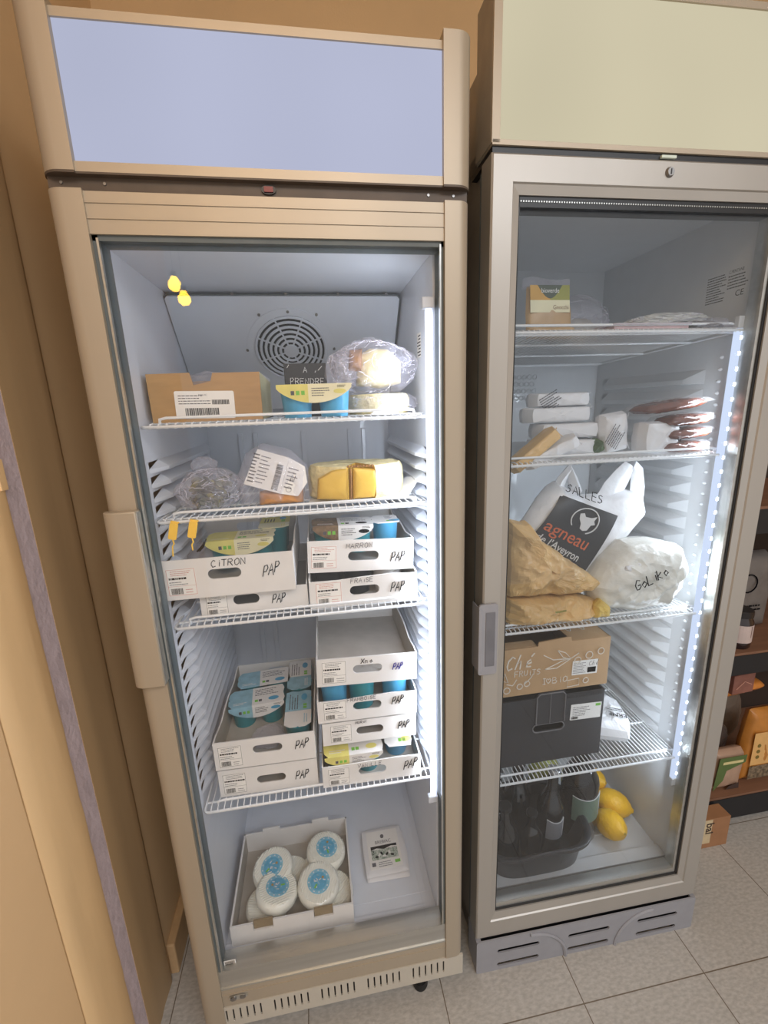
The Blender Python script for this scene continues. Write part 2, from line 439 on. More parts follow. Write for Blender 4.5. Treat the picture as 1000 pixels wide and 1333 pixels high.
dr=struct(g.build('door_1',bevel=.002))
g=G(); g.box(-.1215,-.1165,-.030,-.0145,1.30,1.345,trim_m); g.build('hinge_plate',dr,bevel=.001)
g=G(); g.box(-.20,-.16,-1.1,-.012,0,2.7,wall_m); struct(g.build('wall_left'))
g=G(); g.box(2.62,2.72,-1.1,.78,0,2.7,wall_m); struct(g.build('wall_right'))
g=G(); g.box(-.2,2.72,-1.6,.78,2.7,2.78,mat('ceiling_paint',(214,200,176),.8)); struct(g.build('ceiling'))

# ================================================================== fridge pieces
def ribs(g,x,d,y0,y1,z0,z1,pitch,m,prot=.014,skip=()):
    n=int((z1-z0)/pitch)
    for i in range(n):
        z=z0+i*pitch
        if any(a<z<b for a,b in skip): continue
        # a fin pointed towards the door, sloping on top and flat beneath
        pr=[(y0,0),(y0+.05,prot),(y1-.03,prot),(y1,0)]
        vs=[];h=pitch*.72
        for (y,p) in pr: vs+=[(x,y,z+h),(x+d*p,y,z+h*.35),(x+d*p,y,z),(x,y,z-.001)]
        fs=[]
        for k in range(3):
            a=k*4;b=a+4
            fs+=[(a,a+1,b+1,b),(a+1,a+2,b+2,b+1),(a+2,a+3,b+3,b+2)]
        g.add(vs,fs,m)

def wire_shelf(parent,name,x0,x1,y0,y1,z,zb=None,pitch=.0131,lip=.012,upx=.03,mid=(.25,.5,.75),r=.0013):
    g=G(); zb=z if zb is None else zb
    zz=lambda y: z+(zb-z)*(y-y0)/(y1-y0)
    n=int((x1-x0-.02)/pitch); off=(x1-x0-n*pitch)/2
    for i in range(n+1):
        x=x0+off+i*pitch
        g.tube([(x,y0,z-.0035),(x,y0+.002,z+.004),(x,y0+.016,z+.0055),(x,y0+.03,z+.004),(x,y1,zz(y1)+.004)],r,wire,n=5)
    R=.0028
    g.tube([(x0,y0+.004,z),(x0+.006,y0,z),(x1-.006,y0,z),(x1,y0+.004,z),(x1,y1,zz(y1)),(x0,y1,zz(y1))],R,wire,n=8,closed=True)
    g.tube([(x0+upx-.005,y0+.018,z+.001),(x0+upx-.002,y0+.012,z+lip),(x0+upx+.008,y0+.012,z+lip+.002),(x1-upx-.008,y0+.012,z+lip+.002),(x1-upx+.002,y0+.012,z+lip),(x1-upx+.005,y0+.018,z+.001)],.0025,wire,n=8)
    g.tube([(x0,y0+.024,zz(y0+.024)),(x1,y0+.024,zz(y0+.024))],.002,wire,n=6)
    for t in mid:
        y=y0+(y1-y0)*t; g.tube([(x0,y,zz(y)),(x1,y,zz(y))],.0024,wire,n=6)
    return g.build(name,parent,smooth=True,ang=50)

def quarter(x0,x1,y0,y1,r,side,n=8):
    """stile section seen from above, its outer front corner rounded; side -1 left, +1 right"""
    P=[]
    if side<0:
        for i in range(n+1):
            a=pi/2*i/n; P.append((x0+r[0]-r[0]*cos(a), y0+r[1]-r[1]*sin(a)))
        P+=[(x1,y0),(x1,y1),(x0,y1)]
    else:
        P+=[(x0,y1),(x0,y0)]
        for i in range(n+1):
            a=pi/2*i/n; P.append((x1-r[0]+r[0]*sin(a), y0+r[1]-r[1]*cos(a)))
        P+=[(x1,y1)]
    return P

# ================================================================== FRIDGE A (left)
A=thing('display_fridge','tall cream framed display fridge with lavender lit top panel, left of the two fridges','fridge')
g=G()   # outer cabinet: shell open to the front
S=sheet
g.box(.004,.022,.05,.60,.055,1.70,S); g.box(.578,.596,.05,.60,.055,1.70,S); g.box(.004,.596,.58,.60,.055,1.70,S)
g.box(.004,.596,.05,.60,1.672,1.70,S); g.box(.004,.596,.05,.60,.055,.075,S)
g.box(.004,.030,.05,.06,.075,1.672,S); g.box(.570,.596,.05,.06,.075,1.672,S)
g.build('cabinet',A,bevel=.002)
g=G()   # white liner
W=white_pl
xl,xr=.050,.550
g.box(.022,xl,.046,.56,.16,1.66,W); g.box(xr,.578,.046,.56,.16,1.66,W); g.box(xl,xr,.535,.56,.16,1.66,W)
g.box(xl,xr,.046,.56,1.645,1.662,W); g.box(xl,xr,.046,.535,.14,.193,W)
ribs(g,xl,1,.075,.50,.62,1.335,.0262,W,prot=.017); ribs(g,xr,-1,.075,.50,.62,1.335,.0262,W,prot=.017)
for x in (.13,.17,.30,.43,.47): g.box(x,x+.012,.527,.5355,.25,1.34,W)
g.box(xl+.015,xr-.015,.10,.50,.193,.1945,W); g.box(xl,xr,.049,.07,.193,.199,W)
g.build('liner',A,bevel=.003)
# sloping evaporator cover with the fan grille
tx=Vector((1,0,0)); tv=Vector((0,-.637,.771))   # up along the slope
TP=frame3((.298,.300+.0,1.636),tx,tv); # v negative goes down
g=G()
cv=-.125
hole=ell(0,cv,.083,.083,40)
g.plate([(-.246,-.30),(.246,-.30),(.246,-.006),(.240,0),(-.240,0),(-.246,-.006)],[hole],0,.003,W,TP)
g.prism(ell(0,cv,.092,.092,40),-.03,-.028,blackpl,TP)
g.plate([(-.249,-.302),(.249,-.302),(.249,-.004),(.241,.002),(-.241,.002),(-.249,-.004)],[[(-.246,-.30),(.246,-.30),(.246,-.006),(.240,0),(-.240,0),(-.246,-.006)]],-.003,-.001,gasket,TP)
fc=g.build('fan_cover',A)
g=G()
g.plate(ell(0,cv,.100,.100,48),[ell(0,cv,.083,.083,48)],.003,.0045,W,TP)
for k in range(1,8):
    rr=.011*k+.003
    pts=[TP(rr*cos(2*pi*i/40),cv+rr*sin(2*pi*i/40),.0055+.006*(1-rr/.085)) for i in range(40)]
    g.tube(pts,.0032,W,n=6,closed=True)
for a in (0,1,2,3):
    t=a*pi/4+.4
    for sgn in (1,-1):
        g.tube([TP(sgn*.012*cos(t),cv+sgn*.012*sin(t),.009),TP(sgn*.086*cos(t),cv+sgn*.086*sin(t),.003)],.002,W,n=5)
g.prism(ell(0,cv,.012,.012,20),.006,.014,W,TP)
g.build('fan_grille',fc,smooth=True)
for k,(u,v) in enumerate([(-.11,.006),(.0,.006),(.11,.006),(.215,.006),(-.062,cv+.085),(.062,cv+.085),(-.1,cv),(.1,cv),(0,cv+.092),(-.07,cv-.08)]):
    g=G(); g.prism(ell(u,v,.0032,.0032,10),.003,.0055,screw,TP); g.build('screw',fc)
# door
D=None
g=G()
g.prism(quarter(0,.048,0,.046,(.022,.018),-1),.0540,1.7023,alu,lambda u,v,h:(u,v,h))
g.prism(quarter(.558,.600,0,.046,(.020,.020),1),.1165,1.7023,alu,lambda u,v,h:(u,v,h))
g.box(.048,.558,.004,.046,1.6479,1.7005,alu); g.box(.048,.558,.0025,.004,1.6665,1.6675,alu); g.box(.048,.558,.0025,.004,1.686,1.687,alu)
g.box(.048,.558,.004,.046,.1165,.168,alu); g.box(.048,.558,.006,.046,.168,.2184,brushed)
g.box(.048,.558,.0025,.006,.150,.152,alu); g.box(.048,.558,.0035,.006,.166,.170,brushed)
door=g.build('door_frame',A,smooth=True,ang=30)
g=G()
for a,b,c,d in ((.048,.0555,.2184,1.6479),(.5535,.558,.2184,1.6479)): g.box(a,b,.008,.045,c,d,gasket)
g.box(.048,.558,.008,.045,1.6405,1.6479,gasket)
g.box(.0535,.0565,.006,.012,.2184,1.644,brushed); g.box(.551,.5535,.006,.012,.2184,1.644,brushed)
g.build('door_gasket',door)
g=G(); g.box(.0555,.5535,.018,.022,.212,1.6405,glassA); g.build('glass_pane',door)
g=G(); g.prism(quarter(-.001,.051,-.016,.004,(.022,.014),-1),.942,1.254,alu,lambda u,v,h:(u,v,h)); g.box(.047,.052,-.014,.006,.944,1.252,brushed)
g.build('handle',door,smooth=True,ang=30,bevel=.002)
g=G(); quad(g,front(.0,.018,0),.058,.193+.012,.083,.218+.012,paperw,.0004,.0002); quad(g,front(0,.018,0),.060,.2072,.081,.2278,card_in,.0007,.0001); lines(g,front(.0,.018,0),.061,.209,.080,.226,4,ink,3,h=.0009)
g.build('glass_sticker',door)
g=G(); T=front(.082,.0035,.142); g.prism(ell(0,0,.020,.0065,24),0,.003,brushed,T); g.prism(ell(-.010,0,.0065,.0052,20),.003,.0055,screw,T); g.prism(ell(.010,0,.0065,.005,20),.003,.0045,screw,T)
g.build('lock',door,smooth=True)
# canopy
g=G()
tf=lambda u,v,h:(u,v,h)
g.prism(quarter(-.002,.044,-.002,.13,(.026,.026),-1),1.7225,1.9135,alu,tf); g.prism(quarter(.556,.602,-.002,.13,(.024,.024),1),1.7225,1.9135,alu,tf)
g.box(.044,.556,.002,.13,1.7225,1.7345,alu); g.box(.044,.556,.004,.13,1.893,1.9035,alu); g.box(.0,.6,.13,.60,1.70,1.90,sheet)
g.box(.044,.556,.018,.13,1.9035,1.907,alu)
can=g.build('canopy_frame',A,smooth=True,ang=30)
g=G(); g.box(.044,.556,.007,.014,1.7345,1.893,signA); g.build('lit_panel',A)
g=G(); g.box(.003,.597,.012,.13,1.7005,1.7200,darkgap); g.box(.044,.556,.002,.05,1.7200,1.7224,darkgap)
g.prism(quarter(-.002,.044,-.002,.05,(.026,.026),-1),1.7195,1.7224,darkgap,tf); g.prism(quarter(.556,.602,-.002,.05,(.024,.024),1),1.7195,1.7224,darkgap,tf)
up=g.build('canopy_underside',A)
g=G(); T=front(.296,.012,1.7115); g.prism(ell(0,0,.0105,.0062,24),0,.003,blackpl,T); g.prism(rrect(-.0065,-.0035,.0065,.0035,.001),.003,.0048,mat('red_rocker',(120,20,26),.3),T); g.build('switch',up,smooth=True)
for x in (.02,.075,.535,.575):
    g=G(); g.prism(ell(x,1.7125,.002,.002,10),0,.0015,screw,front(0,.012,0)); g.build('screw',up)
# kick grille with groups of upright slots
g=G(); holes=[]
for gx in (.052,.157,.263,.370,.478):
    for k in range(6): u=gx+k*.0148; holes.append(rrect(u-.0018,.071,u+.0018,.107,.0017,2))
g.plate([(.048,.0539),(.600,.0539),(.600,.1160),(.048,.1160)],holes,0,.004,sheet,front(0,.006,0))
g.box(.049,.598,.015,.02,.055,.115,blackpl); g.build('kick_grille',A)
for (x,y) in ((.50,.03),(.06,.05),(.50,.55),(.06,.55)):
    g=G(); g.lathe([(.0,.0),(.017,.0),(.019,.006),(.015,.017),(.006,.02),(.0055,.056),(0,.056)],blackpl,(x,y,0),20); g.lathe([(.0075,.03),(.0075,.042),(.0055,.042)],screw,(x,y,0),6)
    g.build('foot',A,smooth=True)
g=G(); g.box(.5355,.5475,.036,.0455,.556,1.557,ledA); g.build('light_strip',A,bevel=.003)
g=G(); g.box(.529,.5505,.034,.048,1.557,1.575,W); g.build('light_strip_cap',A,bevel=.002)
g=G(); g.box(.529,.5505,.034,.048,.540,.556,W); g.build('light_strip_cap',A,bevel=.002)
for i,z in enumerate((1.3799,1.2177,1.0161,.5983)): wire_shelf(A,'wire_shelf',.058,.542,.048,.51,z,upx=.028)
# print on the upper right side wall of the fridge
g=G(); T=lambda u,v,h:(.5496-h,.13+u,1.50+v)
quad(g,T,0,-.01,.03,.035,paperw,.0,.0003); lines(g,T,.002,-.008,.028,.033,7,ink,5,h=.0005); g.build('rating_sticker',A)

# ================================================================== FRIDGE B (right)
BX,BY,BYAW=.6433,.0276,-.0089
B=thing('display_fridge','tall silver framed display fridge with cream lit top panel, right of the two fridges','fridge',(BX,BY,0),(0,0,BYAW))
BW=.606
def b2w(x,y,z): return Vector((BX+x*cos(BYAW)-y*sin(BYAW), BY+x*sin(BYAW)+y*cos(BYAW), z))
g=G(); S=mat('grey_cabinet_paint',(150,142,132),.45)
g.box(.012,.026,.056,.58,.0,1.83,S); g.box(.580,.594,.056,.58,.0,1.83,S); g.box(.012,.594,.56,.58,.0,1.83,S); g.box(.012,.594,.056,.58,1.79,1.95,S); g.box(.012,.594,.056,.58,.01,.06,S)
g.build('cabinet',B,bevel=.002)
g=G(); W=white_plB
bl,br=.048,.556
g.box(.026,bl,.052,.545,.10,1.77,W); g.box(br,.580,.052,.545,.10,1.77,W); g.box(bl,br,.52,.545,.10,1.77,W); g.box(bl,br,.052,.545,1.755,1.775,W); g.box(bl,br,.052,.52,.10,.178,W)
ribs(g,bl,1,.13,.49,.50,1.47,.042,W,prot=.010); ribs(g,br,-1,.13,.49,.50,1.47,.042,W,prot=.010)
for i in range(9): g.box(.20,.44,.14+i*.035,.146+i*.035,.178,.181,W)
g.box(bl,br,.053,.085,.178,.186,W)
lin_o=g.build('liner',B,bevel=.003)
g=G()   # reflections of the LEDs in the liner wall, shaped as glossy white bumps
for i in range(40):
    z=.52+i*.0245
    g.lathe([(0,.0035),(.003,.003),(.0052,.001),(.0055,0)],mat('led_reflection_white',(245,248,252),.15,coat=.6),(0,0,0),10,T=lambda u,v,h,z=z:(br-h,.095+u*1.0,z+v*.7))
g.build('led_reflection_dots',lin_o,smooth=True)
g=G()
for r_ in range(4):
    for c_ in range(6):
        u=.262+c_*.0165+(r_%2)*.008; v=1.408+r_*.020
        pts=[(u+.0065*cos(2*pi*i/16),.519,v+.0065*sin(2*pi*i/16)) for i in range(16)]
        g.tube(pts,.0014,W,n=5,closed=True)
g.build('wall_rings',lin_o,smooth=True)  # rows of small raised rings on the back wall
g=G()
Tf=front(0,0,0)
iu0,iu1,iv0,iv1=.0500,.606-.079+.026,.1771,1.7273
def bframe(g,o,i,h0,h1,h2,m):
    """mitred frame: flat outer band then a bevel falling to the opening"""
    (a0,b0,a1,b1)=o;(c0,d0,c1,d1)=i; k=.72
    mid=(a0+(c0-a0)*k,b0+(d0-b0)*k,a1+(c1-a1)*k,b1+(d1-b1)*k)
    def rect(r,h): return [(r[0],r[1],h),(r[2],r[1],h),(r[2],r[3],h),(r[0],r[3],h)]
    st=[rect(o,h0),rect(o,h1-.003),rect((a0+.003,b0+.003,a1-.003,b1-.003),h1),rect(mid,h1),rect((mid[0]+.002,mid[1]+.002,mid[2]-.002,mid[3]-.002),h1-.003),rect(i,h2),rect(i,h0)]
    vs=[p for r in st for p in r]; fs=[]
    for s_ in range(len(st)):
        t=(s_+1)%len(st)
        for k in range(4): fs.append((s_*4+k,s_*4+(k+1)%4,t*4+(k+1)%4,t*4+k))
    g.add(vs,fs,m,Tf)
bframe(g,(0,.1077,.606,1.783),(.050,.1771,.553,1.7273),-.045,.0,-.007,aluB)
doorB=g.build('door_frame',B)
g=G()
for a,b,c,d in ((.050,.0535,.1771,1.7273),(.5475,.553,.1771,1.7273)): g.box(a,b,.010,.043,c,d,blackpl)
g.box(.050,.553,.010,.043,1.711,1.7273,blackpl); g.box(.050,.553,.010,.043,.1771,.184,blackpl)
g.box(.0535,.5475,.012,.040,.184,.198,brushed); g.box(.540,.5475,.012,.040,.198,1.711,brushed)
for i in range(110): x=.054+i*.0045; g.box(x,x+.002,.0090,.0102,1.7185,1.7205,brushed)
g.build('door_gasket',doorB)
g=G(); g.box(.0535,.5475,.016,.019,.184,1.711,glassB); g.build('glass_pane',doorB)
g=G()
for k in range(5): g.box(.0015,.006,.046+k*.0020,.047+k*.0020,.12,1.775,gasket)
g.plate([(.003,.112),(.603,.112),(.603,1.778),(.003,1.778)],[[(.046,.180),(.558,.180),(.558,1.730),(.046,1.730)]],-.0520,-.0455,gasket,Tf); g.build('door_seal',doorB)
g=G(); g.prism(rrect(-.010,.855,.030,1.012,.006),0,.006,greypl,front(0,.0,0)); g.prism([(-.011,.862),(-.004,.866),(-.004,1.0),(-.011,1.006)],-.030,.009,greypl,front(0,0,0)); g.box(.004,.024,-.0075,-.006,.875,.995,mat('grey_recess',(112,113,120),.5))
g.build('handle',doorB,bevel=.0015)
g=G(); T=front(.312,.0,1.764); g.lathe([(0,.0045),(.006,.0045),(.0075,.002),(.008,0)],screw,(0,0,0),20,T=T); g.box(-.0009,.0009,-.004,.004,.0045,.005,blackpl,T); g.build('lock',doorB,smooth=True)
g=G(); g.box(.0,.612,.0,.07,1.7925,1.80,alu); g.box(-.001,.0125,.0,.07,1.795,2.004,alu); g.box(.6,.612,.0,.07,1.795,2.004,alu); g.box(.0,.612,.0,.07,1.994,2.004,alu); g.box(.0,.612,.062,.07,1.795,2.004,S); g.box(-.0015,-.001,.004,.07,1.795,2.004,S)
g.build('canopy_frame',B,bevel=.003)
g=G(); g.box(.0125,.6,.003,.010,1.80,1.994,signB); g.build('lit_panel',B)
g=G(); g.box(.002,.604,.004,.10,1.783,1.7925,blackpl); ub=g.build('canopy_underside',B)
g=G(); g.box(.295,.322,-.0005,.004,1.785,1.789,mat('pale_patch_colour',(210,225,215),.3)); g.build('pale_patch',ub)  # small pale patch on the black strip
# kick panel with louvre slots and two moulded arcs
g=G(); holes=[]
for u0,u1 in ((.054,.166),(.245,.360),(.440,.556)):
    for v in (.018,.063): holes.append(rrect(u0,v-.0062,u1,v+.0062,.006,4))
g.plate(rrect(.0,.0,.606,.105,.006),holes,.0025,.006,greypl,Tf); g.box(.01,.598,.004,.008,.004,.10,blackpl)
g.box(.0,.012,-.003,.055,0,.105,greypl); g.box(.594,.606,-.003,.055,0,.105,greypl)
g.tube([(.140+.100*sin(t)*1.0,-.006,.0+.098*cos(t)) for t in [i*pi/2/12 for i in range(13)]],.0048,greypl,n=6)
g.tube([(.480-.100*sin(t)*1.0,-.006,.0+.098*cos(t)) for t in [i*pi/2/12 for i in range(13)]],.0048,greypl,n=6)
g.build('kick_panel',B,smooth=True,ang=35)
g=G(); g.box(.531,.5555,.042,.0515,.452,1.525,ledbase)
for i in range(36):
    z=.468+i*.0297; g.box(.538,.547,.0405,.0422,z-.0035,z+.0035,leddot)
g.build('light_strip',B)
g=G(); g.box(.529,.5558,.040,.0518,1.525,1.548,W); g.build('light_strip_cap',B,bevel=.002)
g=G(); g.box(.529,.5558,.040,.0518,.432,.452,W); g.build('light_strip_cap',B,bevel=.002)
for z,zb in ((1.5213,1.4985),(1.2761,1.2761),(.9115,.9115),(.5144,.5144)): wire_shelf(B,'wire_shelf',.052,.545,.045 if z<1.5 else .040,.50,z,zb,pitch=.0105,upx=.014,mid=(.28,.6,.97))
g=G()   # data printed on the upper right liner wall
T=lambda u,v,h:(br-h,.155-u,1.588+v)
lines(g,T,.0,.0,.045,.055,11,ink,11,.35,h=.0002); lines(g,T,.05,.020,.095,.048,5,ink,12,.35,h=.0002)
printed(g,T,'CE',.070,.004,.016,ink,lift=.0004); printed(g,T,'C.PENTANE',.050,.050,.0085,ink,lift=.0004,sx=.75)
g.build('printed_data',lin_o)

# ================================================================== contents helpers
def sticker(parent,T,u0,v0,w,h,seed,edge=inkred,code_left=True):
    g=G(); quad(g,T,u0,v0,u0+w,v0+h,paperw,.0002,.0004)
    e=.0006
    for a,b,c,d in ((u0+.001,v0+.001,u0+w-.001,v0+.001+e),(u0+.001,v0+h-.001-e,u0+w-.001,v0+h-.001),(u0+.001,v0+.001,u0+.001+e,v0+h-.001),(u0+w-.001-e,v0+.001,u0+w-.001,v0+h-.001),(u0+.001,v0+h*.36,u0+w-.001,v0+h*.36+e*.6)):
        quad(g,T,a,b,c,d,edge,.0006,.0001)
    lines(g,T,u0+w*.15,v0+h*.74,u0+w*.9,v0+h*.95,3,inkred if edge is inkred else inkgrey,seed,.3)
    lines(g,T,u0+w*.08,v0+h*.58,u0+w*.95,v0+h*.72,1,ink,seed+1,.5)
    lines(g,T,u0+w*.08,v0+h*.40,u0+w*.7,v0+h*.56,2,inkgrey,seed+2,.3)
    barcode(g,T,u0+w*.1,v0+h*.06,u0+w*.5,v0+h*.28,ink,seed)
    lines(g,T,u0+w*.6,v0+h*.08,u0+w*.92,v0+h*.28,2,inkred if edge is inkred else inkgrey,seed+3,.25)
    return g.build('sticker',parent)

def tray(label,loc,rot,w,d,h,name,pap=(.150,.022,.018,.25),papink=None,namepos=(.06,.05,.010),faint=False,seed=1,
         stick=(.010,.010,.046,.040),edge=inkred,hole=(.090,.150,.036),notch=0,backh=None,top_cut=0,group='white card trays of the left fridge'):
    t=thing('card_tray',label,'tray',loc,rot,group)
    g=G(); Tt=lambda u,v,h:(u,v,h); th=.0025
    g.box(0,w,0,d,0,th,card_in)
    bh=backh or h
    # sides with scalloped tops
    for x in (0,w-th):
        pr=[(0,0)]+[(d,0),(d,bh)]
        n=24
        for i in range(1,n):
            y=d-d*i/n; k=.88+.10*abs(cos(y*22))*1.0
            pr.append((y,h*min(1,k if .03<y<d-.03 else 1)))
        pr.append((0,h))
        g.prism(pr,0,th,card_w,lambda u,v,q,x=x:(x+q,u,v))
        g.prism([(a*.999+.0004,b*.985) for a,b in pr],0,.0005,card_in,lambda u,v,q,x=x:(x+th+q if x==0 else x-.0005+q,u,v))
    g.plate([(0,0),(w,0),(w,bh),(0,bh)],[rrect(w*.38,bh*.5,w*.62,bh*.78,bh*.13,5)],0,th,card_w,front(0,d,0))
    g.build('tray_body',t)
    g=G(); hu0,hu1,hv=hole; hh=.0095
    topc=[(w,h-top_cut),(w*.75,h-top_cut*.2),(w*.5,h-top_cut*.6),(w*.25,h-top_cut*1.4),(0,h-top_cut*1.2)] if top_cut else [(w,h),(0,h)]
    g.plate([(0,0),(w,0)]+topc,[rrect(hu0,hv-hh,hu1,hv+hh,.009,6)],0,th,card_w,front(0,0,0))
    fp=g.build('front_panel',t)
    T=front(0,-th,0)
    sticker(t,T,*stick,seed,edge)
    g=G()
    if name:
        write(g,T,name,*namepos[:2],namepos[2],inkgrey if faint else ink,w=.0011 if faint else .0015,rise=.02,slant=.1)
        g.build('name_lettering',t); g=G()
    pu,pv,ph,pr=pap
    write(g,T,'PAP',pu+.006,pv,ph,papink or ink,w=.0021,rise=pr,slant=.16,aspect=.40,sp=.95)
    g.build('handwriting',t)
    return t

def pot(parent,x,y,z0,h,m,r=.029):
    g=G(); g.lathe([(0,z0),(r*.82,z0),(r*.84,z0+.002),(r,z0+h-.004),(r*1.06,z0+h-.002),(r*1.06,z0+h),(0,z0+h)],m,(x,y,0),22)
    return g.build('pot',parent,smooth=True)

def yog(label,loc,rot,c1,c2,potm=teal,h=.052,L=.125,Dp=.064,logo=blue,flap=True,seed=1,group='twin yogurt packs of the left fridge',dark=None,split=.42):
    """two pots under a card sleeve; local origin: centre of the pack's base"""
    t=thing('yogurt_pack',label,'yogurt',loc,rot,group)
    for s_ in ((-1,1) if L>.09 else (0,)): pot(t,s_*.031*L/.125,0,0,h-.001,potm,.029 if L>.09 else L*.47)
    g=G(); r=.012
    # sleeve top in two printed halves
    u0,u1,v0,v1=-L/2,L/2,-Dp/2,Dp/2; us=u0+L*split
    T=top(0,0,h)
    shape(g,T,[(u0+.010,v0),(us,v0),(us,v1),(u0+.010,v1),(u0+.001,v1-.012),(u0,0.004),(u0+.003,0),(u0,-.004),(u0+.001,v0+.012)],c1,0,.0012)
    shape(g,T,[(us,v0),(u1-.004,v0),(u1,v0+.014),(u1-.003,0),(u1,v1-.014),(u1-.004,v1),(us,v1)],c2,0,.0012)
    shape(g,T,ell(u1-L*.20,v0+.016,.012,.007,18),logo,.0013,.0002)
    lines(g,T,us+.006,0,u1-.012,v1-.006,4,inkgrey,seed,.35,h=.0013)
    quad(g,T,us+.006,v0+.010,us+.013,v0+.018,greenk,.0013,.0002); quad(g,T,us+.015,v0+.010,us+.022,v0+.018,dark or greenk,.0013,.0002)
    lines(g,T,u0+.012,v0+.008,us-.008,v0+.018,2,c2,seed+4,.4,h=.0013)
    if flap:
        TF=front(0,v0,0)
        def bow(a,b,n=14):
            P=[]
            for i in range(n+1):
                u=a+(b-a)*i/n; q=(u-u0)/L; P.append((u,h-.030*sin(pi*min(1,max(0,q)))**.6-.001))
            return P
        shape(g,TF,bow(u0+.002,us)+[(us,h+.001),(u0+.002,h+.001)],c1,0,.001)
        shape(g,TF,bow(us,u1-.002)+[(u1-.002,h+.001),(us,h+.001)],c2,0,.001)
        lines(g,TF,us+.006,h-.020,us+L*.28,h-.004,4,ink if dark else inkgrey,seed+1,.35,h=.0012)
        shape(g,TF,ell(u1-L*.17,h-.012,.011,.0042,18),logo,.0011,.0002)
        lines(g,TF,u1-L*.2,h-.006,u1-.008,h-.001,2,ink,seed+2,.4,h=.0012)
        for k in range(3): quad(g,TF,us-.030+k*.009,h-.017,us-.024+k*.009,h-.010,greenk if k else inkgrey,.0011,.0002)
    g.build('sleeve',t)
    return t

# ------------------------------------------------------------------ A, shelf 1
zA1=1.3799+.0054; zA2=1.2177+.0054; zA3=1.0161+.0054; zA4=.5983+.0054
t=thing('cardboard_box','open brown cardboard box with white barcode label on the top shelf of left fridge','box',(.060,.10,zA1),(0,0,.0))
g=G(); w,d,h=.187,.22,.082
g.plate([(0,0),(w,0),(w+.001,h),(w*.58,h),(w*.555,h-.014),(w*.40,h-.020),(w*.375,h+.001),(-.001,h)],[],0,.003,card_br,front(0,0.003,0))
g.box(0,w,.003,d,0,.003,card_in); g.box(0,.003,.003,d,0,h,card_br); g.box(w-.003,w,.003,d,0,h,card_w); g.box(0,w,d-.003,d,0,h,card_br)
g.prism([(0,0),(.018,.004),(.020,h-.012),(.0,h)],0,.002,paleyel,lambda u,v,q:(w+.001+u*.35,u*6+.0,v))
g.build('box_body',t)
g=G(); T=front(0,0,0); T2=over(T,.040,.006,-.02)
shape(g,T2,rrect(0,0,.100,.047,.003),paperw,.0005,.0004)
lines(g,T2,.006,.024,.060,.042,4,inkgrey,5,.3,h=.001); barcode(g,T2,.016,.005,.072,.018,ink,3,26,h=.001); barcode(g,T2,.062,.024,.092,.032,ink,4,18,h=.001); printed(g,T2,'REBLOC',.040,.039,.004,inkgrey,lift=.001)
g.build('barcode_label',t)
g=G(); blob(g,(w*.45,.10,.05),(.078,.07,.04),film,3,.28,3,4,True); g.build('plastic_liner',t)

yog('yellow and cream sleeved twin yogurt pack with bright blue pots, on the top shelf','' and None or (.343,.098,zA1),(0,0,-.04),yellowc,paleyel,blue,h=.056,L=.134,logo=yellowc,seed=3)

t=thing('chalk_sign','small black chalk lettered card standing behind the top shelf yogurts','sign',(.328,.150,zA1),(-.06,0,0))
g=G(); g.box(-.040,.040,0,.003,0,.100,black_cd); g.build('card',t,bevel=.0008)
g=G(); T=front(-.040,0,0); write(g,T,'A',.036,.083,.010,chalk,w=.0014,slant=0); write(g,T,'PRENDRE',.010,.062,.011,chalk,w=.0013,slant=0,aspect=.68,rise=-.03)
for a in ((.006,.092,.010,.098),(.064,.086,.072,.094),(.058,.082,.060,.086)): g.tube([T(a[0],a[1],.0006),T(a[2],a[3],.0006)],.0006,chalk,n=4)
g.build('chalk_writing',t)

t=thing('soft_cheese','white mesh rinded soft cheese lying under the film wrapped cheese, top shelf','cheese',(.468,.165,zA1))
g=G(); g.lathe([(0,0),(.056,0),(.062,.006),(.063,.03),(.058,.038),(0,.040)],rind,(0,0,0),40); g.build('rind',t,smooth=True)
g=G(); blob(g,(.0,0,.021),(.078,.072,.024),film,5,.16,3,4,True,zmin=.0005); creases(g,(.0,0,.021),(.079,.073,.025),60,8,zmin=.001); g.build('film_wrap',t)
g=G(); shape(g,top(0,0,0),[(-.075,-.07),(-.02,-.095),(.02,-.09),(.078,-.06),(.07,.05),(-.06,.06)],whitepap,.0,.0008)
g.prism([(-.03,0),(.0,.022),(.028,0)],0,.0008,whitepap,front(0,-.0855,0)); g.build('paper_sheet',t)

t=thing('wrapped_cheese','cut cream cheese wedge in crumpled clear film, highest item on the top shelf','cheese',(.462,.165,zA1+.0415))
g=G(); pillow(g,[(-.045,-.030),(.0,-.036),(.045,-.028),(.048,.015),(.02,.038),(-.015,.040),(-.04,.025)],front(0.008,0,.044),.028,.03,cream_ch,2,.002,20); g.build('paste',t,smooth=True)
g=G(); pillow(g,[(-.026,-.02),(.0,-.022),(.003,.02),(-.022,.018)],front(-.026,-.012,.062),.016,.012,rind_dk,4,.001,20); g.build('rind',t,smooth=True)
g=G(); blob(g,(-.002,0,.046),(.082,.058,.050),film,8,.30,2.6,5,True,zmin=.001); blob(g,(-.065,-.005,.040),(.030,.02,.038),film,9,.4,3,4,True,zmin=.001); creases(g,(-.002,0,.046),(.084,.060,.052),130,3,zmin=.002,w=.0006); creases(g,(-.065,-.005,.040),(.032,.022,.040),40,5,zmin=.002,w=.0006); g.build('film_wrap',t)

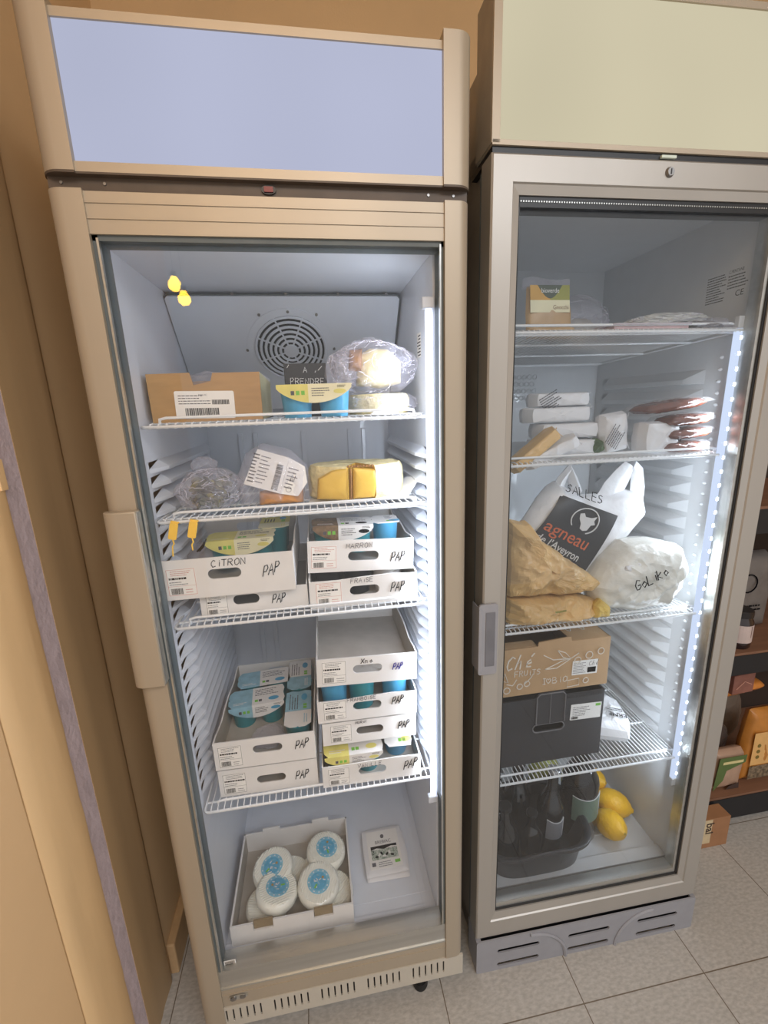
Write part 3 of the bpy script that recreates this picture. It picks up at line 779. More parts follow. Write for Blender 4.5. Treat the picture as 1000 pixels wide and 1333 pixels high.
# ------------------------------------------------------------------ A, shelf 2
olive_leaf=mat('olive_leaf',(150,144,80),.6,var=.2)
t=thing('herb_bag','clear bag of wilted dark green leaves, leftmost on second shelf of left fridge','vegetables',(.138,.115,zA2))
g=G(); rn=random.Random(4)
for i in range(150):
    a=rn.uniform(0,2*pi); r_=rn.uniform(0,1)**.5; cx,cy,cz=r_*.036*cos(a),r_*.030*sin(a),rn.uniform(.010,.058)
    pts=ell(0,0,rn.uniform(.006,.014),rn.uniform(.003,.007),8); ux=Vector((rn.uniform(-1,1),rn.uniform(-1,1),rn.uniform(-.6,.6))).normalized(); vx=ux.cross(Vector((rn.uniform(-1,1),rn.uniform(-1,1),rn.uniform(-1,1)))).normalized()
    g.prism(pts,0,.0012,herb if i%9 else olive_leaf,frame3((cx,cy,cz),ux,vx))
g.build('leaves',t)
g=G(); blob(g,(0,0,.036),(.056,.045,.038),film,11,.32,2.4,5,True,zmin=.0005); blob(g,(-.012,.02,.078),(.022,.014,.018),film,12,.5,3,4,True); creases(g,(0,0,.036),(.056,.045,.040),90,6,zmin=.001); g.build('film_bag',t)

t=thing('cheese_bag','clear bag holding an orange cheese block under a large white scale label','cheese',(.258,.125,zA2))
g=G(); pillow(g,[(-.036,0),(.048,0),(.050,.030),(.042,.034),(-.034,.026)],front(0,0,0),.022,.02,orangech,1,.0012,30,minh=.0003); g.build('cheese_block',t,smooth=True)
g=G(); pillow(g,[(-.070,.002),(-.078,.045),(-.052,.100),(-.02,.118),(.03,.104),(.062,.070),(.066,.02),(.058,0),(-.05,0)],front(0,0,0),.028,.026,film,6,.010,22,ridged=True,minh=.0003); g.build('plastic_bag',t)
g=G(); TL=over(frame3((0,-.030,0),(1,0,.0),(0,.18,.98)),.0,.062,-.33)
g.plate([(-.050,-.034),(.018,-.034),(.018,.036),(-.042,.036)],[],0,.0007,paperw,TL)
g.plate([(.0185,-.034),(.052,-.030),(.062,.0),(.050,.028),(.0185,.036)],[],0,.0007,paperw,TL)
lines(g,TL,-.046,-.028,-.034,.030,9,ink,4,.4,h=.0009); lines(g,TL,-.032,-.026,-.012,.030,8,inkgrey,7,.3,h=.0009)
barcode(g,over(TL,.002,-.030,pi/2),0,-.010,.050,.002,ink,6,26,h=.0009); lines(g,TL,.022,-.022,.042,.022,6,inkgrey,8,.3,h=.0009)
write(g,TL,'N',.030,-.006,.012,ink,w=.002); g.tube([TL(.032+.005*cos(a*pi/8),-.022+.005*sin(a*pi/8),.001) for a in range(16)],.0004,inkgrey,n=4,closed=True)
g.build('scale_label',t)

t=thing('cut_cheese','pale rinded cheese wheel with a bright yellow cut face on second shelf','cheese',(.415,.155,zA2+.0015),(0,0,0))
g=G(); n=40; R0=.098; H=.066; vs=[];fs=[]
prof=[(0,0),(.92,0),(.985,.1),(1,.45),(.985,.85),(.93,1),(0,1)]
a0,a1=math.radians(256),math.radians(290)   # removed wedge, open towards the door
angs=[a1+(a0+2*pi-a1)*i/n for i in range(n+1)]
for a in angs:
    for (r_,z_) in prof: vs.append((R0*r_*cos(a),R0*.62*r_*sin(a),H*z_+ .002*noise.noise(Vector((a*3,z_*3,r_)))))
k=len(prof)
for i in range(n):
    for j in range(k-1): fs.append((i*k+j,(i+1)*k+j,(i+1)*k+j+1,i*k+j+1))
g.add(vs,fs,rind); g.build('rind',t,smooth=True)
g=G()
for a in (angs[0],angs[-1]):
    P=[(R0*r_*cos(a),R0*.62*r_*sin(a),H*z_) for (r_,z_) in prof]
    g.add(P,[tuple(range(len(P)))],cheese_y)
# a flat cut plane left of the notch shows the paste
pillow(g,[(-.082,.006),(-.021,.001),(-.019,.064),(-.050,.060),(-.078,.046)],front(-.000,-.053,0),.010,.012,cheese_y,3,.0006,30,ridged=False,pw=.2,minh=.0005)
pillow(g,[(-.013,.001),(.030,.002),(.038,.030),(.033,.058),(-.011,.064)],front(-.000,-.049,0),.010,.012,cheese_y,5,.0006,30,ridged=False,pw=.2,minh=.0005)
for i in range(9): g.box(-.020+i*.0058,-.0165+i*.0058,-.054,-.046,.0635,.067,rind_dk)
g.tube([(-.017,-.062,.003),(-.016,-.063,.03),(-.015,-.062,.062)],.0016,rind_dk,n=6)
g.build('cut_face',t,smooth=True,ang=50)
t=thing('wrapping_paper','sheet of white paper lying under the yellow cut cheese wheel','paper',(.415,.155,zA2))
g=G(); g.add([(-.10,-.068,0),(.0,-.075,.0003),(.095,-.060,.003),(.128,-.03,.034),(.112,.03,.026),(.06,.045,0),(-.09,.05,0),(-.10,-.068,.0010),(.0,-.075,.0013),(.095,-.060,.004),(.128,-.03,.035),(.112,.03,.027),(.06,.045,.001),(-.09,.05,.001)],
 [(0,1,5,6),(1,2,5),(2,3,4,5),(7,8,12,13),(8,9,12),(9,10,11,12)]+[(i,(i+1)%7,(i+1)%7+7,i+7) for i in range(7)],whitepap); g.build('sheet',t)

# yellow tag holders clipped on the second shelf's rail
for (x,z,ln,lab) in ((.088,1.2140,.030,'yellow plastic price clip hanging from the second shelf rail, the left one of two'),(.120,1.2145,.022,'yellow plastic price clip hanging from the second shelf rail, the right one of two')):
    t=thing('price_clip',lab,'clip',(x,.041,z),(0,.25,0),'yellow clips on the second shelf rail')
    g=G(); g.prism(rrect(-.008,-.026,.006,.004,.003),0,.0025,tagyel,front(0,0,0)); g.box(-.008,.006,-.0005,.006,.0035,.006,tagyel); g.build('clip_body',t,bevel=.0006)
    g=G(); g.tube([(0,-.001,-.026),(.003,-.001,-.033),(.001,-.001,-.038),(.004,-.001,-.026-ln)],.0013,tagyel); g.build('stem',t)

# ------------------------------------------------------------------ A, shelf 3
tray('white card tray marked CITRON, tilted forward with a yellow yogurt pack inside',(.046,.052,1.0725),(.03,.0,0),.236,.28,.076,'CiTRON',
     pap=(.172,.030,.022,.35),namepos=(.090,.058,.0125),seed=21,stick=(.012,.008,.050,.052),hole=(.083,.141,.044))
tray('white card tray lying under the tray marked CITRON',(.102,.074,zA3),(0,0,.01),.200,.27,.048,'',pap=(.125,.016,.018,.1),seed=22,stick=(.010,.004,.040,.040),edge=inkgrey,hole=(.060,.108,.030))
tray('white card tray marked MARRON resting on the tray marked FRAISE',(.3055,.080,1.0905),(0,.045,0),.208,.27,.064,'MARRON',pap=(.156,.016,.020,.12),namepos=(.074,.047,.010),faint=True,seed=23,stick=(.006,.008,.050,.046),hole=(.078,.138,.031))
tray('white card tray marked FRAISE on the third shelf, pink lidded pot behind its front',(.3055,.066,zA3),(0,0,-.01),.212,.28,.060,'FRAiSE',pap=(.152,.020,.020,.12),namepos=(.080,.046,.009),faint=True,seed=24,stick=(.012,.006,.050,.046),hole=(.078,.136,.030),top_cut=.004)
yog('yellow and cream sleeved twin yogurt pack inside the tray marked CITRON',(.176,.155,1.0955),(0,0,.02),yellowc,paleyel,teal,h=.060,L=.134,logo=yellowc,seed=5)
yog('cream sleeved yogurt pack with a teal pot, right end of the tray marked CITRON',(.236,.235,1.0955),(0,0,pi/2),paleyel,yellowc,teal,h=.062,L=.10,flap=False,seed=6)
g=G(); blob(g,(.098,.15,1.115),(.030,.035,.032),film,14,.3,3,4,True,zmin=1.084); tag(g.build('plastic_film'),'crumpled clear film at the left end of the tray marked CITRON','plastic film')
t=thing('tweezers_clip','thin dark plastic clip leaning at the left end of the tray marked CITRON','clip',(.106,.085,1.150),(0,0,0))
g=G(); g.tube([(0,0,0),(.010,0,.010),(.016,0,.018)],.0018,blackpl); g.tube([(0.004,0,.0),(.012,.002,.008),(.018,.004,.022)],.0012,blackpl); g.build('jaws',t)
dkbr=mat('brown_chestnut_card',(120,96,70),.5,var=.3,scale=120)
yog('brown and white sleeved twin yogurt pack inside the tray marked MARRON',(.378,.140,1.112),(0,.04,0),dkbr,card_w,teal,h=.060,L=.125,logo=ink,seed=7,dark=ink)
yog('white sleeved yogurt pack showing a bright blue pot in the tray marked MARRON',(.470,.150,1.108),(0,0,0),card_w,card_w,blue,h=.060,L=.058,Dp=.062,flap=False,seed=8)
for (x,lab) in ((.345,'dark lidded pot at the left of the tray marked FRAISE'),(.405,'dark lidded pot in the middle of the tray marked FRAISE')):
    t=thing('dessert_pot',lab,'pot',(x,.13,zA3+.003)); g=G(); g.lathe([(0,0),(.024,0),(.029,.056),(.031,.057),(.031,.060),(0,.060)],blackpl,(0,0,0),24); g.build('pot',t,smooth=True)
t=thing('dessert_pot','pot with a pink printed lid at the right of the tray marked FRAISE','pot',(.468,.125,zA3+.003)); g=G(); g.lathe([(0,0),(.026,0),(.031,.054)],card_w,(0,0,0),24); g.build('pot',t,smooth=True)
g=G(); g.prism(rrect(-.032,-.026,.034,.026,.010),.054,.0585,pink,top(0,0,0)); g.build('lid',t)

# ------------------------------------------------------------------ A, shelf 4
tray('bottom white card tray at the lower left of the fourth shelf',(.0860,.078,zA4),(0,0,-.02),.206,.28,.066,'',pap=(.152,.020,.020,.12),seed=31,stick=(.008,.006,.048,.050),edge=inkgrey,hole=(.078,.138,.032))
tray('upper left white card tray on the fourth shelf filled with pale blue yogurt packs',(.0860,.072,zA4+.0735),(.0,0,-.02),.206,.28,.066,'',pap=(.158,.028,.020,.25),seed=32,stick=(.008,.006,.048,.050),edge=inkgrey,hole=(.078,.138,.040))
tray('white card tray marked VANILLE at the bottom right of the fourth shelf',(.302,.060,zA4),(0,0,-.02),.214,.28,.054,'VANiLLE',pap=(.170,.018,.022,.35),namepos=(.076,.040,.009),faint=True,seed=33,stick=(.012,.004,.046,.042),edge=inkgrey,hole=(.078,.138,.030),top_cut=.002)
tray('white card tray marked MURIN, second from the bottom of the right hand stack',(.3085,.072,.6985),(.0,.010,-.01),.202,.27,.054,'MURiN',pap=(.156,.020,.018,.20),namepos=(.070,.046,.006),faint=True,seed=34,stick=(.016,.006,.046,.042),edge=inkgrey,hole=(.072,.130,.028))
tray('white card tray marked FRAMBOISE between the trays marked XNO and MURIN',(.302,.068,.7585),(0,.010,-.01),.210,.27,.056,'FRAMBOiSE',pap=(.150,.026,.018,.20),namepos=(.062,.045,.008),faint=True,seed=35,stick=(.012,.006,.048,.044),edge=inkgrey,hole=(.074,.134,.032),top_cut=.004)
tray('empty white card tray marked XNO on top of the right hand stack',(.3055,.066,.8470),(.0,.035,-.01),.207,.285,.062,'Xno',pap=(.150,.026,.015,.10),papink=inkblue,namepos=(.090,.047,.010),seed=36,stick=(.010,.006,.050,.050),edge=inkgrey,hole=(.074,.134,.034),backh=.070)
# packs in the left tray: two side by side, four down the right side
zz=zA4+.0735+.003
yog('pale blue and white twin yogurt pack, nearer one of the crosswise pair on the left',(.158,.212,zz),(0,0,.08),ltblue,card_w,teal,h=.060,L=.128,seed=41,dark=inkgrey)
yog('pale blue and white twin yogurt pack behind another, at the back left of the tray',(.168,.282,zz),(0,0,.08),ltblue,card_w,teal,h=.062,L=.128,seed=42,flap=False,dark=inkgrey)
yog('pale blue and white yogurt pack, front of right column in the upper left tray',(.2565,.150,zz),(0,0,pi/2),card_w,ltblue,teal,h=.060,L=.124,Dp=.058,seed=43,flap=False)
yog('pale blue and white yogurt pack, back of right column in the upper left tray',(.2565,.278,zz),(0,0,pi/2),ltblue,card_w,teal,h=.062,L=.124,Dp=.058,seed=44,flap=False)
g=G(); blob(g,(.190,.130,zz+.014),(.034,.034,.015),film,15,.4,3,4,True,zmin=zz+.0005); tag(g.build('plastic_film'),'crumpled clear film on the bare floor of the upper left tray','plastic film')
zv=zA4+.003
yog('yellow and white twin yogurt pack sticking up behind the front marked VANILLE',(.372,.105,zv),(.10,0,0),yellowc,card_w,teal,h=.072,L=.130,Dp=.075,logo=yellowc,seed=45)
yog('white and green printed yogurt pack at the right of the tray marked VANILLE',(.476,.138,zv+.002),(.24,0,-.06),card_w,card_w,blue,h=.070,L=.062,Dp=.095,logo=yellowc,seed=46,flap=False)
zf=.7585+.003
for (x,m,lab) in ((.340,blue,'blue yogurt pot at the left under the tray marked XNO'),(.400,teal,'teal yogurt pot in the middle under the tray marked XNO'),(.473,blue,'bright blue yogurt pot at the right under the tray marked XNO')):
    t=thing('yogurt_pot',lab,'yogurt',(x,.115,zf)); 
    g=G(); g.lathe([(0,0),(.025,0),(.029,.066),(.031,.068),(.031,.070),(0,.070)],m,(0,0,0),24); g.build('pot',t,smooth=True)
    g=G(); g.prism(rrect(-.031,-.031,.031,.031,.012),.0702,.0722,card_w if m is teal else pink,top(0,0,0)); g.build('lid',t)

# ------------------------------------------------------------------ A, floor
zAf=.1945
t=thing('cheese_carton','low white card box holding round white cheeses on the floor of left fridge','box',(.066,.066,zAf))
g=G(); w,d,h=.283,.225,.062
g.box(0,w,0,d,0,.003,card_in); g.box(0,.004,0,d,0,h,card_w); g.box(w-.004,w,0,d,0,h,card_w); g.box(.004,.0045,.004,d,0.003,h-.002,card_in)
g.prism([(0,0),(w,0),(w,h),(w*.82,h),(w*.82,h+.012),(w*.66,h+.012),(w*.66,h),(w*.34,h),(w*.34,h+.010),(w*.18,h+.010),(w*.18,h),(0,h)],0,.004,card_w,front(0,d,0))
g.plate([(0,0),(w,0),(w,h)]+[(w*.83,h),(w*.83,h-.022),(w*.67,h-.022),(w*.67,h),(w*.34,h),(w*.34,h-.022),(w*.18,h-.022),(w*.18,h),(0,h)],[],0,.004,card_w,front(0,0,0))
g.build('box_body',t)
g=G()
for a,b in ((.18,.34),(.67,.83)):
    g=G(); g.box(w*a+.001,w*b-.001,.0005,.004,h-.022,h+.001,mat('dull_brown_tab',(140,122,92),.8)); g.build('tab',t)
gold=mat('gold_print',(176,140,70),.5)
def cheese(lab,loc,rot,seed,vis=True):
    t=thing('round_cheese',lab,'cheese',loc,rot,'round white cheeses in the low card box')
    g=G(); n=72; vs=[];fs=[]; prof=[(0,0),(.80,0),(.95,.15),(1,.45),(.97,.80),(.86,.98),(.70,1.02),(0,1.0)]
    k=len(prof)
    for i in range(n):
        a=2*pi*i/n
        for r_,z_ in prof: vs.append((.0515*r_*cos(a),.0515*r_*sin(a),.030*z_))
    # ridged wrap: fine parallel ribs across the top
    vs=[(x,y,z+(.0007*sin(260*(x*.75+y*.65)) if z>.02 else 0)) for x,y,z in vs]
    for i in range(n):
        for j in range(k-1): a=i*k+j;b=((i+1)%n)*k+j; fs.append((a,b,b+1,a+1))
    g.add(vs,fs,mat('ribbed_white_cheese',(236,236,226),.35,var=.02,coat=.5)); 
    for i in range(-9,10):
        q=i*.0053; L_=sqrt(max(0,.0445**2-q*q))
        c_,s_=cos(.9),sin(.9)
        g.tube([(c_*-L_-s_*q,s_*-L_+c_*q,.0302),(c_*L_-s_*q,s_*L_+c_*q,.0303)],.0017,MATS['ribbed_white_cheese'],n=5)
    g.build('cheese_body',t,smooth=True)
    if vis:
        g=G(); T=top(0,0,.0316); shape(g,T,ell(0,0,.0275,.0275,36),mat('sky_blue_label',(128,190,214),.4,var=.12,scale=160),0,.0006)
        shape(g,T,ell(0,0,.020,.020,32),mat('deeper_blue_label',(92,168,204),.4,var=.1,scale=120),.0007,.0003)
        rn=random.Random(seed)
        for i in range(24): a=2*pi*i/24; c=over(T,.0238*cos(a),.0238*sin(a),a); quad(g,c,-.0012,-.0020,.0012,.0014,whitepap if i%2 else ltblue,.0008,.0002)
        for i in range(9):
            a=rn.uniform(0,2*pi); r_=rn.uniform(.002,.015); quad(g,over(T,r_*cos(a),r_*sin(a),rn.uniform(0,3)),-.003,-.0012,.003,.0012,[whitepap,ltblue,chalk][i%3],.0011,.0002)
        shape(g,T,ell(.012,.004,.003,.003,12),gold,.0012,.0002); quad(g,over(T,-.010,-.008,.7),-.005,-.002,.005,.002,greenk,.0012,.0002)
        g.build('round_label',t)
spots=[((.176,.172),(.154,.176),'back left'),((.276,.170),(.286,.196),'back right'),((.150,.100),(.164,.110),'front left'),((.285,.100),(.266,.102),'front right')]
for i,((bx,by),(tx_,ty_),nm) in enumerate(spots):
    by=max(by,.125) if i>=2 else min(by,.228)
    cheese('lower round white cheese of the %s pair, half hidden by the one on it'%nm,(bx+(.016 if i in(0,3) else -.010),by+ (.012 if i<2 else .0),zAf+.0035),(0,0,i),50+i,False)
    cheese('upper round white cheese with blue label of the %s pair'%nm,(tx_,max(ty_,.126) if i>=2 else ty_+.010,zAf+.0395),(.16,(-.10,.05,-.08,.04)[i],(0,1.1,2.6,.3)[i]),60+i,True)

for k,(dx,dy,r_) in enumerate(((.004,-.006,-.03),(0,0,.015))):
    t=thing('label_pouch',('lower white printed pouch, peeking out under another on the fridge floor','upper white printed pouch with a black and green landscape on the fridge floor')[k],'pouch',(.445+dx,.212+dy,zAf+.001+k*.0105),(.0,0,r_),'printed pouches on the floor of left fridge')
    g=G(); pillow(g,[(-.056,-.066),(.056,-.066),(.060,.0),(.055,.064),(.03,.066),(-.055,.064),(-.057,.0)],top(0,0,.0045),.0045,.004,whitepap,k,.0006,20,ridged=False,pw=.4,minh=0); g.build('pouch_body',t,smooth=True)
    if k:
        g=G(); T=top(0,0,.0094)
        quad(g,T,-.044,-.052,.044,.054,paperw,-.0004,.0004)
        printed(g,T,'BREBIAC',0,.016,.013,inkgrey,align='CENTER',lift=.0004,sx=.9); shape(g,T,ell(0,.036,.005,.006,10),inkgrey,.0002,.0003)
        shape(g,T,[(-.036,.000),(-.02,.004),(.0,-.001),(.02,.005),(.036,.003),(.036,.010),(-.036,.010)],ink,.0002,.0003)
        quad(g,T,-.036,-.028,.036,.000,mat('grey_green_photo',(120,140,120),.5,scale=220,rgb2=(210,214,206)),.0002,.0002)
        for i in range(7): a=over(T,-.022+i*.007,-.020+.004*(i%3),i); shape(g,a,ell(0,0,.0052,.003,10),paperw if i%2 else ink,.0005,.0003)
        quad(g,T,.024,-.043,.038,-.035,greenk,.0002,.0003); quad(g,T,-.038,-.044,-.028,-.034,inkgrey,.0002,.0003); lines(g,T,-.02,-.048,.018,-.032,3,inkgrey,9,.3,h=.0003)
        write(g,T,'B',-.035,-.012,.010,ink,w=.0012)
        g.build('printed_front',t)

# ================================================================== B contents (world coordinates; the fridge is turned by half a degree)
zB1=1.5213+.004; zB2=1.2761+.0055; zB3=.9115+.0055; zB4=.5144+.0055; zBf=.1815
def zslope(y): return zB1-.0228*(y-.068)/.46
# shelf 1
t=thing('gnocchi_packet','yellow and green topped packet of gnocchi with tan body on the highest shelf, right fridge','packet',(.830,.170,zslope(.17)+.003),(-.12,0,0))
g=G(); pillow(g,[(-.047,0),(.052,0),(.053,.05),(.046,.104),(-.045,.104),(-.048,.05)],front(0,0,0),.012,.012,mat('tan_packet',(192,160,118),.35,var=.06),2,.0015,25,ridged=False,minh=None,pw=.35); g.build('packet_body',t,smooth=True)
g=G(); T=front(0,-.0115,0)
quad(g,T,-.043,.074,.0,.103,mat('amber_print',(206,158,70),.5),.0,.0008); quad(g,T,.0,.074,.043,.103,mat('olive_print',(150,150,60),.5),.0,.0008)
quad(g,T,-.043,.050,.043,.074,paleyel,.0,.0008)
shape(g,T,[(-.027+.054*i/12,.103-.026*sin(pi*i/12)) for i in range(13)],mat('dark_green_print',(70,80,62),.5),.0009,.0004)
printed(g,T,'bioverde',0,.088,.013,paperw,align='CENTER',lift=.0015,sx=.85); printed(g,T,'Gnocchi',.040,.056,.012,mat('brown_print',(130,90,60),.6),align='RIGHT',lift=.0012,sx=.85)
g.build('printed_front',t)
g=G(); pillow(g,[(-.047,0),(.05,0),(.048,.018),(-.046,.018)],front(0,-.020,0),.008,.008,mat('tan_packet',(0,0,0)),4,.001,30,ridged=False); g.build('packet_fold',t,smooth=True)
g=G(); pillow(g,[(-.055,.10),(-.02,.098),(.05,.10),(.052,.118),(.02,.115),(-.03,.125),(-.053,.120)],front(0,0,0),.008,.01,film,9,.006,30); g.build('clear_top',t)
t=thing('plastic_bag','clear bag of pale food at the back of the highest shelf beside the gnocchi packet','bag',(.965,.30,zslope(.30)+.003))
g=G(); blob(g,(0,0,.058),(.085,.06,.060),film,21,.22,2.2,5,True,zmin=.001); creases(g,(0,0,.058),(.086,.061,.061),60,9,zmin=.001); g.build('plastic_film',t)
g=G(); blob(g,(.0,0,.035),(.062,.042,.033),mat('pale_grey_food',(170,164,150),.7,var=.1,scale=40),22,.2,2,4,zmin=.001); g.build('contents',t,smooth=True)
t=thing('plastic_bag','long clear bag with pale contents lying on the highest shelf, under the printed data','bag',(1.085,.15,zslope(.15)+.016),(0,-.03,0))
g=G(); blob(g,(0,0,.013),(.095,.05,.016),filmw,23,.28,2.5,5,True,zmin=.0005); creases(g,(0,0,.013),(.096,.051,.018),60,10,zmin=.001); g.build('plastic_film',t)
t=thing('food_tray','shallow clear lidded tray with pinkish rim at the front of the highest shelf','tray',(.995,.110,zslope(.11)+.002))
g=G(); g.box(-.082,.082,-.035,.05,0,.002,mat('clear_tray_plastic',(215,205,212),.15,trans=.35)); g.prism(rrect(-.088,-.039,.088,.054,.012),.009,.0125,MATS['clear_tray_plastic'],top(0,0,0)); g.box(-.080,.080,-.033,.048,.002,.009,mat('pink_ham',(206,176,176),.5,var=.1)); g.build('tray_body',t,bevel=.001)
t=thing('salad_bag','small bag of dark crinkled leaves at the right end of the highest shelf','bag',(1.125,.100,zslope(.10)+.001))
g=G(); blob(g,(0,0,.009),(.042,.028,.009),mat('dark_crinkled_leaf',(88,84,78),.3,var=.4,scale=90),24,.35,3,4,True,zmin=.0005); g.build('leaves',t)
g=G(); blob(g,(0.01,0,.011),(.050,.034,.013),film,25,.3,3,4,True,zmin=.0005); g.build('plastic_film',t)

# shelf 2: butcher's paper packets
def packet(lab,loc,rot,w,d,h,m,text=None,seed=0,grp='paper wrapped packets on the second shelf of right fridge',rnd=.13,stripes=False,tu=(0,0,.012,0)):
    t=thing('paper_packet',lab,'packet',loc,rot,grp)
    o=[(-w/2,-h/2),(w/2,-h/2),(w/2+.004,0),(w/2,h/2),(-w/2,h/2),(-w/2-.003,0)]
    g=G(); pillow(g,o,front(0,0,h/2),d/2,d/2,m,seed,.0026,26,ridged=True,pw=rnd,rings=8,seg=60)
    g.tube([(w/2-.002,-d*.42,h*.06),(w/2+.001,0,h*.5),(w/2-.002,-d*.42,h*.94)],.0008,m,n=4)
    g.build('paper_wrap',t,smooth=True,ang=25)
    T=over(front(0,-d/2-.0042,h/2),*tu[:2],tu[3])
    g=None
    if stripes:
        g=G(); lines(g,T,-.028,-.018,.02,.018,7,inkgrey,seed,.4,h=.0004)
    if text:
        g=G(); printed(g,T,text,0,0,tu[2],ink,lift=.0006)
    if g: g.build('print',t)
    return t
packet('white paper packet with slanted print, top of the stack on the second shelf',(.880,.205,zB2+.104),(0,.0,0),.135,.06,.030,whitepap,seed=1,stripes=True,tu=(-.03,0,.01,.5))
packet('white paper packet second from the top of the stack on the second shelf',(.868,.195,zB2+.0705),(0,.0,.03),.150,.07,.033,whitepap,seed=2)
packet('white paper packet third in the stack, behind the gold brown one',(.885,.185,zB2+.036),(0,.0,-.03),.140,.08,.033,whitepap,seed=3)
packet('white paper packet at the bottom of the stack on the second shelf',(.878,.180,zB2+.001),(0,.0,.02),.135,.09,.033,whitepap,seed=4)
packet('gold brown paper packet leaning in front of the white stack, second shelf',(.784,.108,zB2+.010),(0,-.66,0),.120,.045,.026,goldpap,seed=5)
packet('white paper packet leaning below the gold brown one, second shelf',(.822,.112,zB2+.003),(0,-.42,0),.120,.05,.026,whitepap,seed=6)
packet('white cone of paper at the left edge of the shelf, beside the gold brown packet',(.712,.14,zB2+.02),(0,1.2,0),.06,.03,.02,whitepap,seed=7)
packet('upright white paper packet with slanted print, middle of the second shelf',(.985,.150,zB2+.002),(0,-.12,.1),.058,.05,.086,whitepap,seed=8,stripes=True,tu=(-.012,0,.01,.9),rnd=.4)
t=thing('herb_bunch','small dark green bunch showing between white packets, second shelf of right fridge','vegetables',(.945,.150,zB2+.001))
g=G(); blob(g,(0,0,.016),(.016,.02,.016),mat('dark_green_herb',(70,92,56),.6,var=.3,scale=60),31,.4,3,3,True,zmin=.0); g.build('leaves',t)
packet('square white paper packet printed rative, left of the brown vacuum packs',(1.062,.118,zB2+.001),(0,0,.02),.082,.05,.066,whitepap,'rative',seed=9,tu=(.034,-.024,.018,1.35),rnd=.13)
for k,(x,y,dz,ry,lab) in enumerate(((1.088,.120,.086,-.10,'top one of four stacked dark brown vacuum packs, second shelf right'),(1.118,.110,.056,-.05,'second from the top of four stacked dark brown vacuum packs'),(1.123,.112,.028,-.05,'third from the top of four stacked dark brown vacuum packs'),(1.118,.112,.000,0,'bottom one of four stacked dark brown vacuum packs, on the wire shelf'))):
    t=thing('vacuum_pack',lab,'sausage',(x,y,zB2+.001+dz),(0,ry,.06),'dark brown vacuum packs on the second shelf')
    w=.078 if k==0 else .052
    g=G(); pillow(g,rrect(-w,-.028,w,.030,.010,3),top(0,0,.010),.011,.009,brownfood,k,.002,60,pw=.35,rings=8); g.build('sausage_slab',t,smooth=True)
    g=G(); pillow(g,[(-w-.008,-.036),(w+.008,-.034),(w+.014,.0),(w+.008,.038),(-w-.008,.036)],top(0,0,.012),.012,.003,mat('thin_vacuum_film',(215,205,205),.1,trans=.90,bump=.4,bscale=60,spec=1),k+9,.002,50,pw=.4,rings=8,edge=1); g.build('clear_pack',t)

# shelf 3
t=thing('carrier_bag','white carrier bag with a black printed panel, standing at the back of third shelf','bag',(.934,.198,zB3+.004),(0,0,0))
TB=frame3((0,0,0),(1,0,0),(0,-.04,.999))
g=G()
body=[(-.140,.0),(.110,.0),(.118,.06),(.122,.150),(.175,.220),(.160,.262),(.115,.268),(.075,.262),(.040,.262),(.0,.262),(-.060,.300),(-.075,.292),(-.100,.262),(-.140,.200),(-.150,.10)]
pillow(g,body,TB,.055,.045,whitebag,3,.0050,14,c=(.0,.13),rings=18,seg=110,pw=.42,minh=None)
g.build('bag_body',t,smooth=True,ang=30)
for (P,w0,w1,lab) in (([(.075,.235),(.090,.275),(.110,.305),(.125,.325)],.052,.026,''),([(.150,.225),(.152,.27),(.145,.31),(.130,.326)],.034,.020,''),([(-.060,.26),(-.045,.300),(-.028,.325),(-.018,.300),(-.002,.268)],.020,.016,'')):
    g=G(); vs=[];n=len(P)
    for i,(u,v) in enumerate(P):
        ww=w0+(w1-w0)*i/(n-1); a=P[max(0,i-1)];b=P[min(n-1,i+1)]; dx,dz=b[0]-a[0],b[1]-a[1]; L_=sqrt(dx*dx+dz*dz); nx,nz=-dz/L_*ww/2*1.4,dx/L_*ww/2*1.4
        vs+=[TB(u+nx,v+nz,.006),TB(u+nx*.3,v+nz*.3,.014),TB(u-nx*.5,v-nz*.5,.010),TB(u-nx,v-nz,.003),TB(u-nx*.3,v-nz*.3,-.008),TB(u+nx*.5,v+nz*.5,-.006)]
    fs=[]
    for i in range(n-1):
        for k in range(6): fs.append((i*6+k,i*6+(k+1)%6,(i+1)*6+(k+1)%6,(i+1)*6+k))
    fs+=[(0,1,2,3,4,5),tuple((n-1)*6+k for k in (5,4,3,2,1,0))]
    g.add(vs,fs,whitebag); g.build('bag_handle',t,smooth=True,ang=50)
# printed black panel draped on the front
g=G()
def drape(u,v):
    # distance of the front sheet at this place (follows the cushion shape)
    C=(.0,.13); du,dv=(u-C[0])/.15,(v-C[1])/.165
    r_=min(.97,sqrt(du*du+dv*dv)); return .055*max(0,1-r_**2.6)**.42+.0135
def BT(u,v,h): return TB(u,v,drape(u,v)+h)
quadp=[(-.062,.275),(.068,.222),(-.015,.085),(-.142,.168)]   # corners TL TR BR BL on the bag
def bil(s_,t_):
    a,b,c,d=quadp; return (a[0]*(1-s_)*(1-t_)+b[0]*s_*(1-t_)+c[0]*s_*t_+d[0]*(1-s_)*t_, a[1]*(1-s_)*(1-t_)+b[1]*s_*(1-t_)+c[1]*s_*t_+d[1]*(1-s_)*t_)
n=14; vs=[];fs=[]
for hh in (0,.0008):
    for i in range(n+1):
        for j in range(n+1): u,v=bil(j/n,i/n); vs.append(BT(u,v,hh))
M_=(n+1)**2
for i in range(n):
    for j in range(n):
        a=i*(n+1)+j; fs.append((a,a+1,a+n+2,a+n+1)); fs.append((a+M_,a+1+M_,a+n+2+M_,a+n+1+M_))
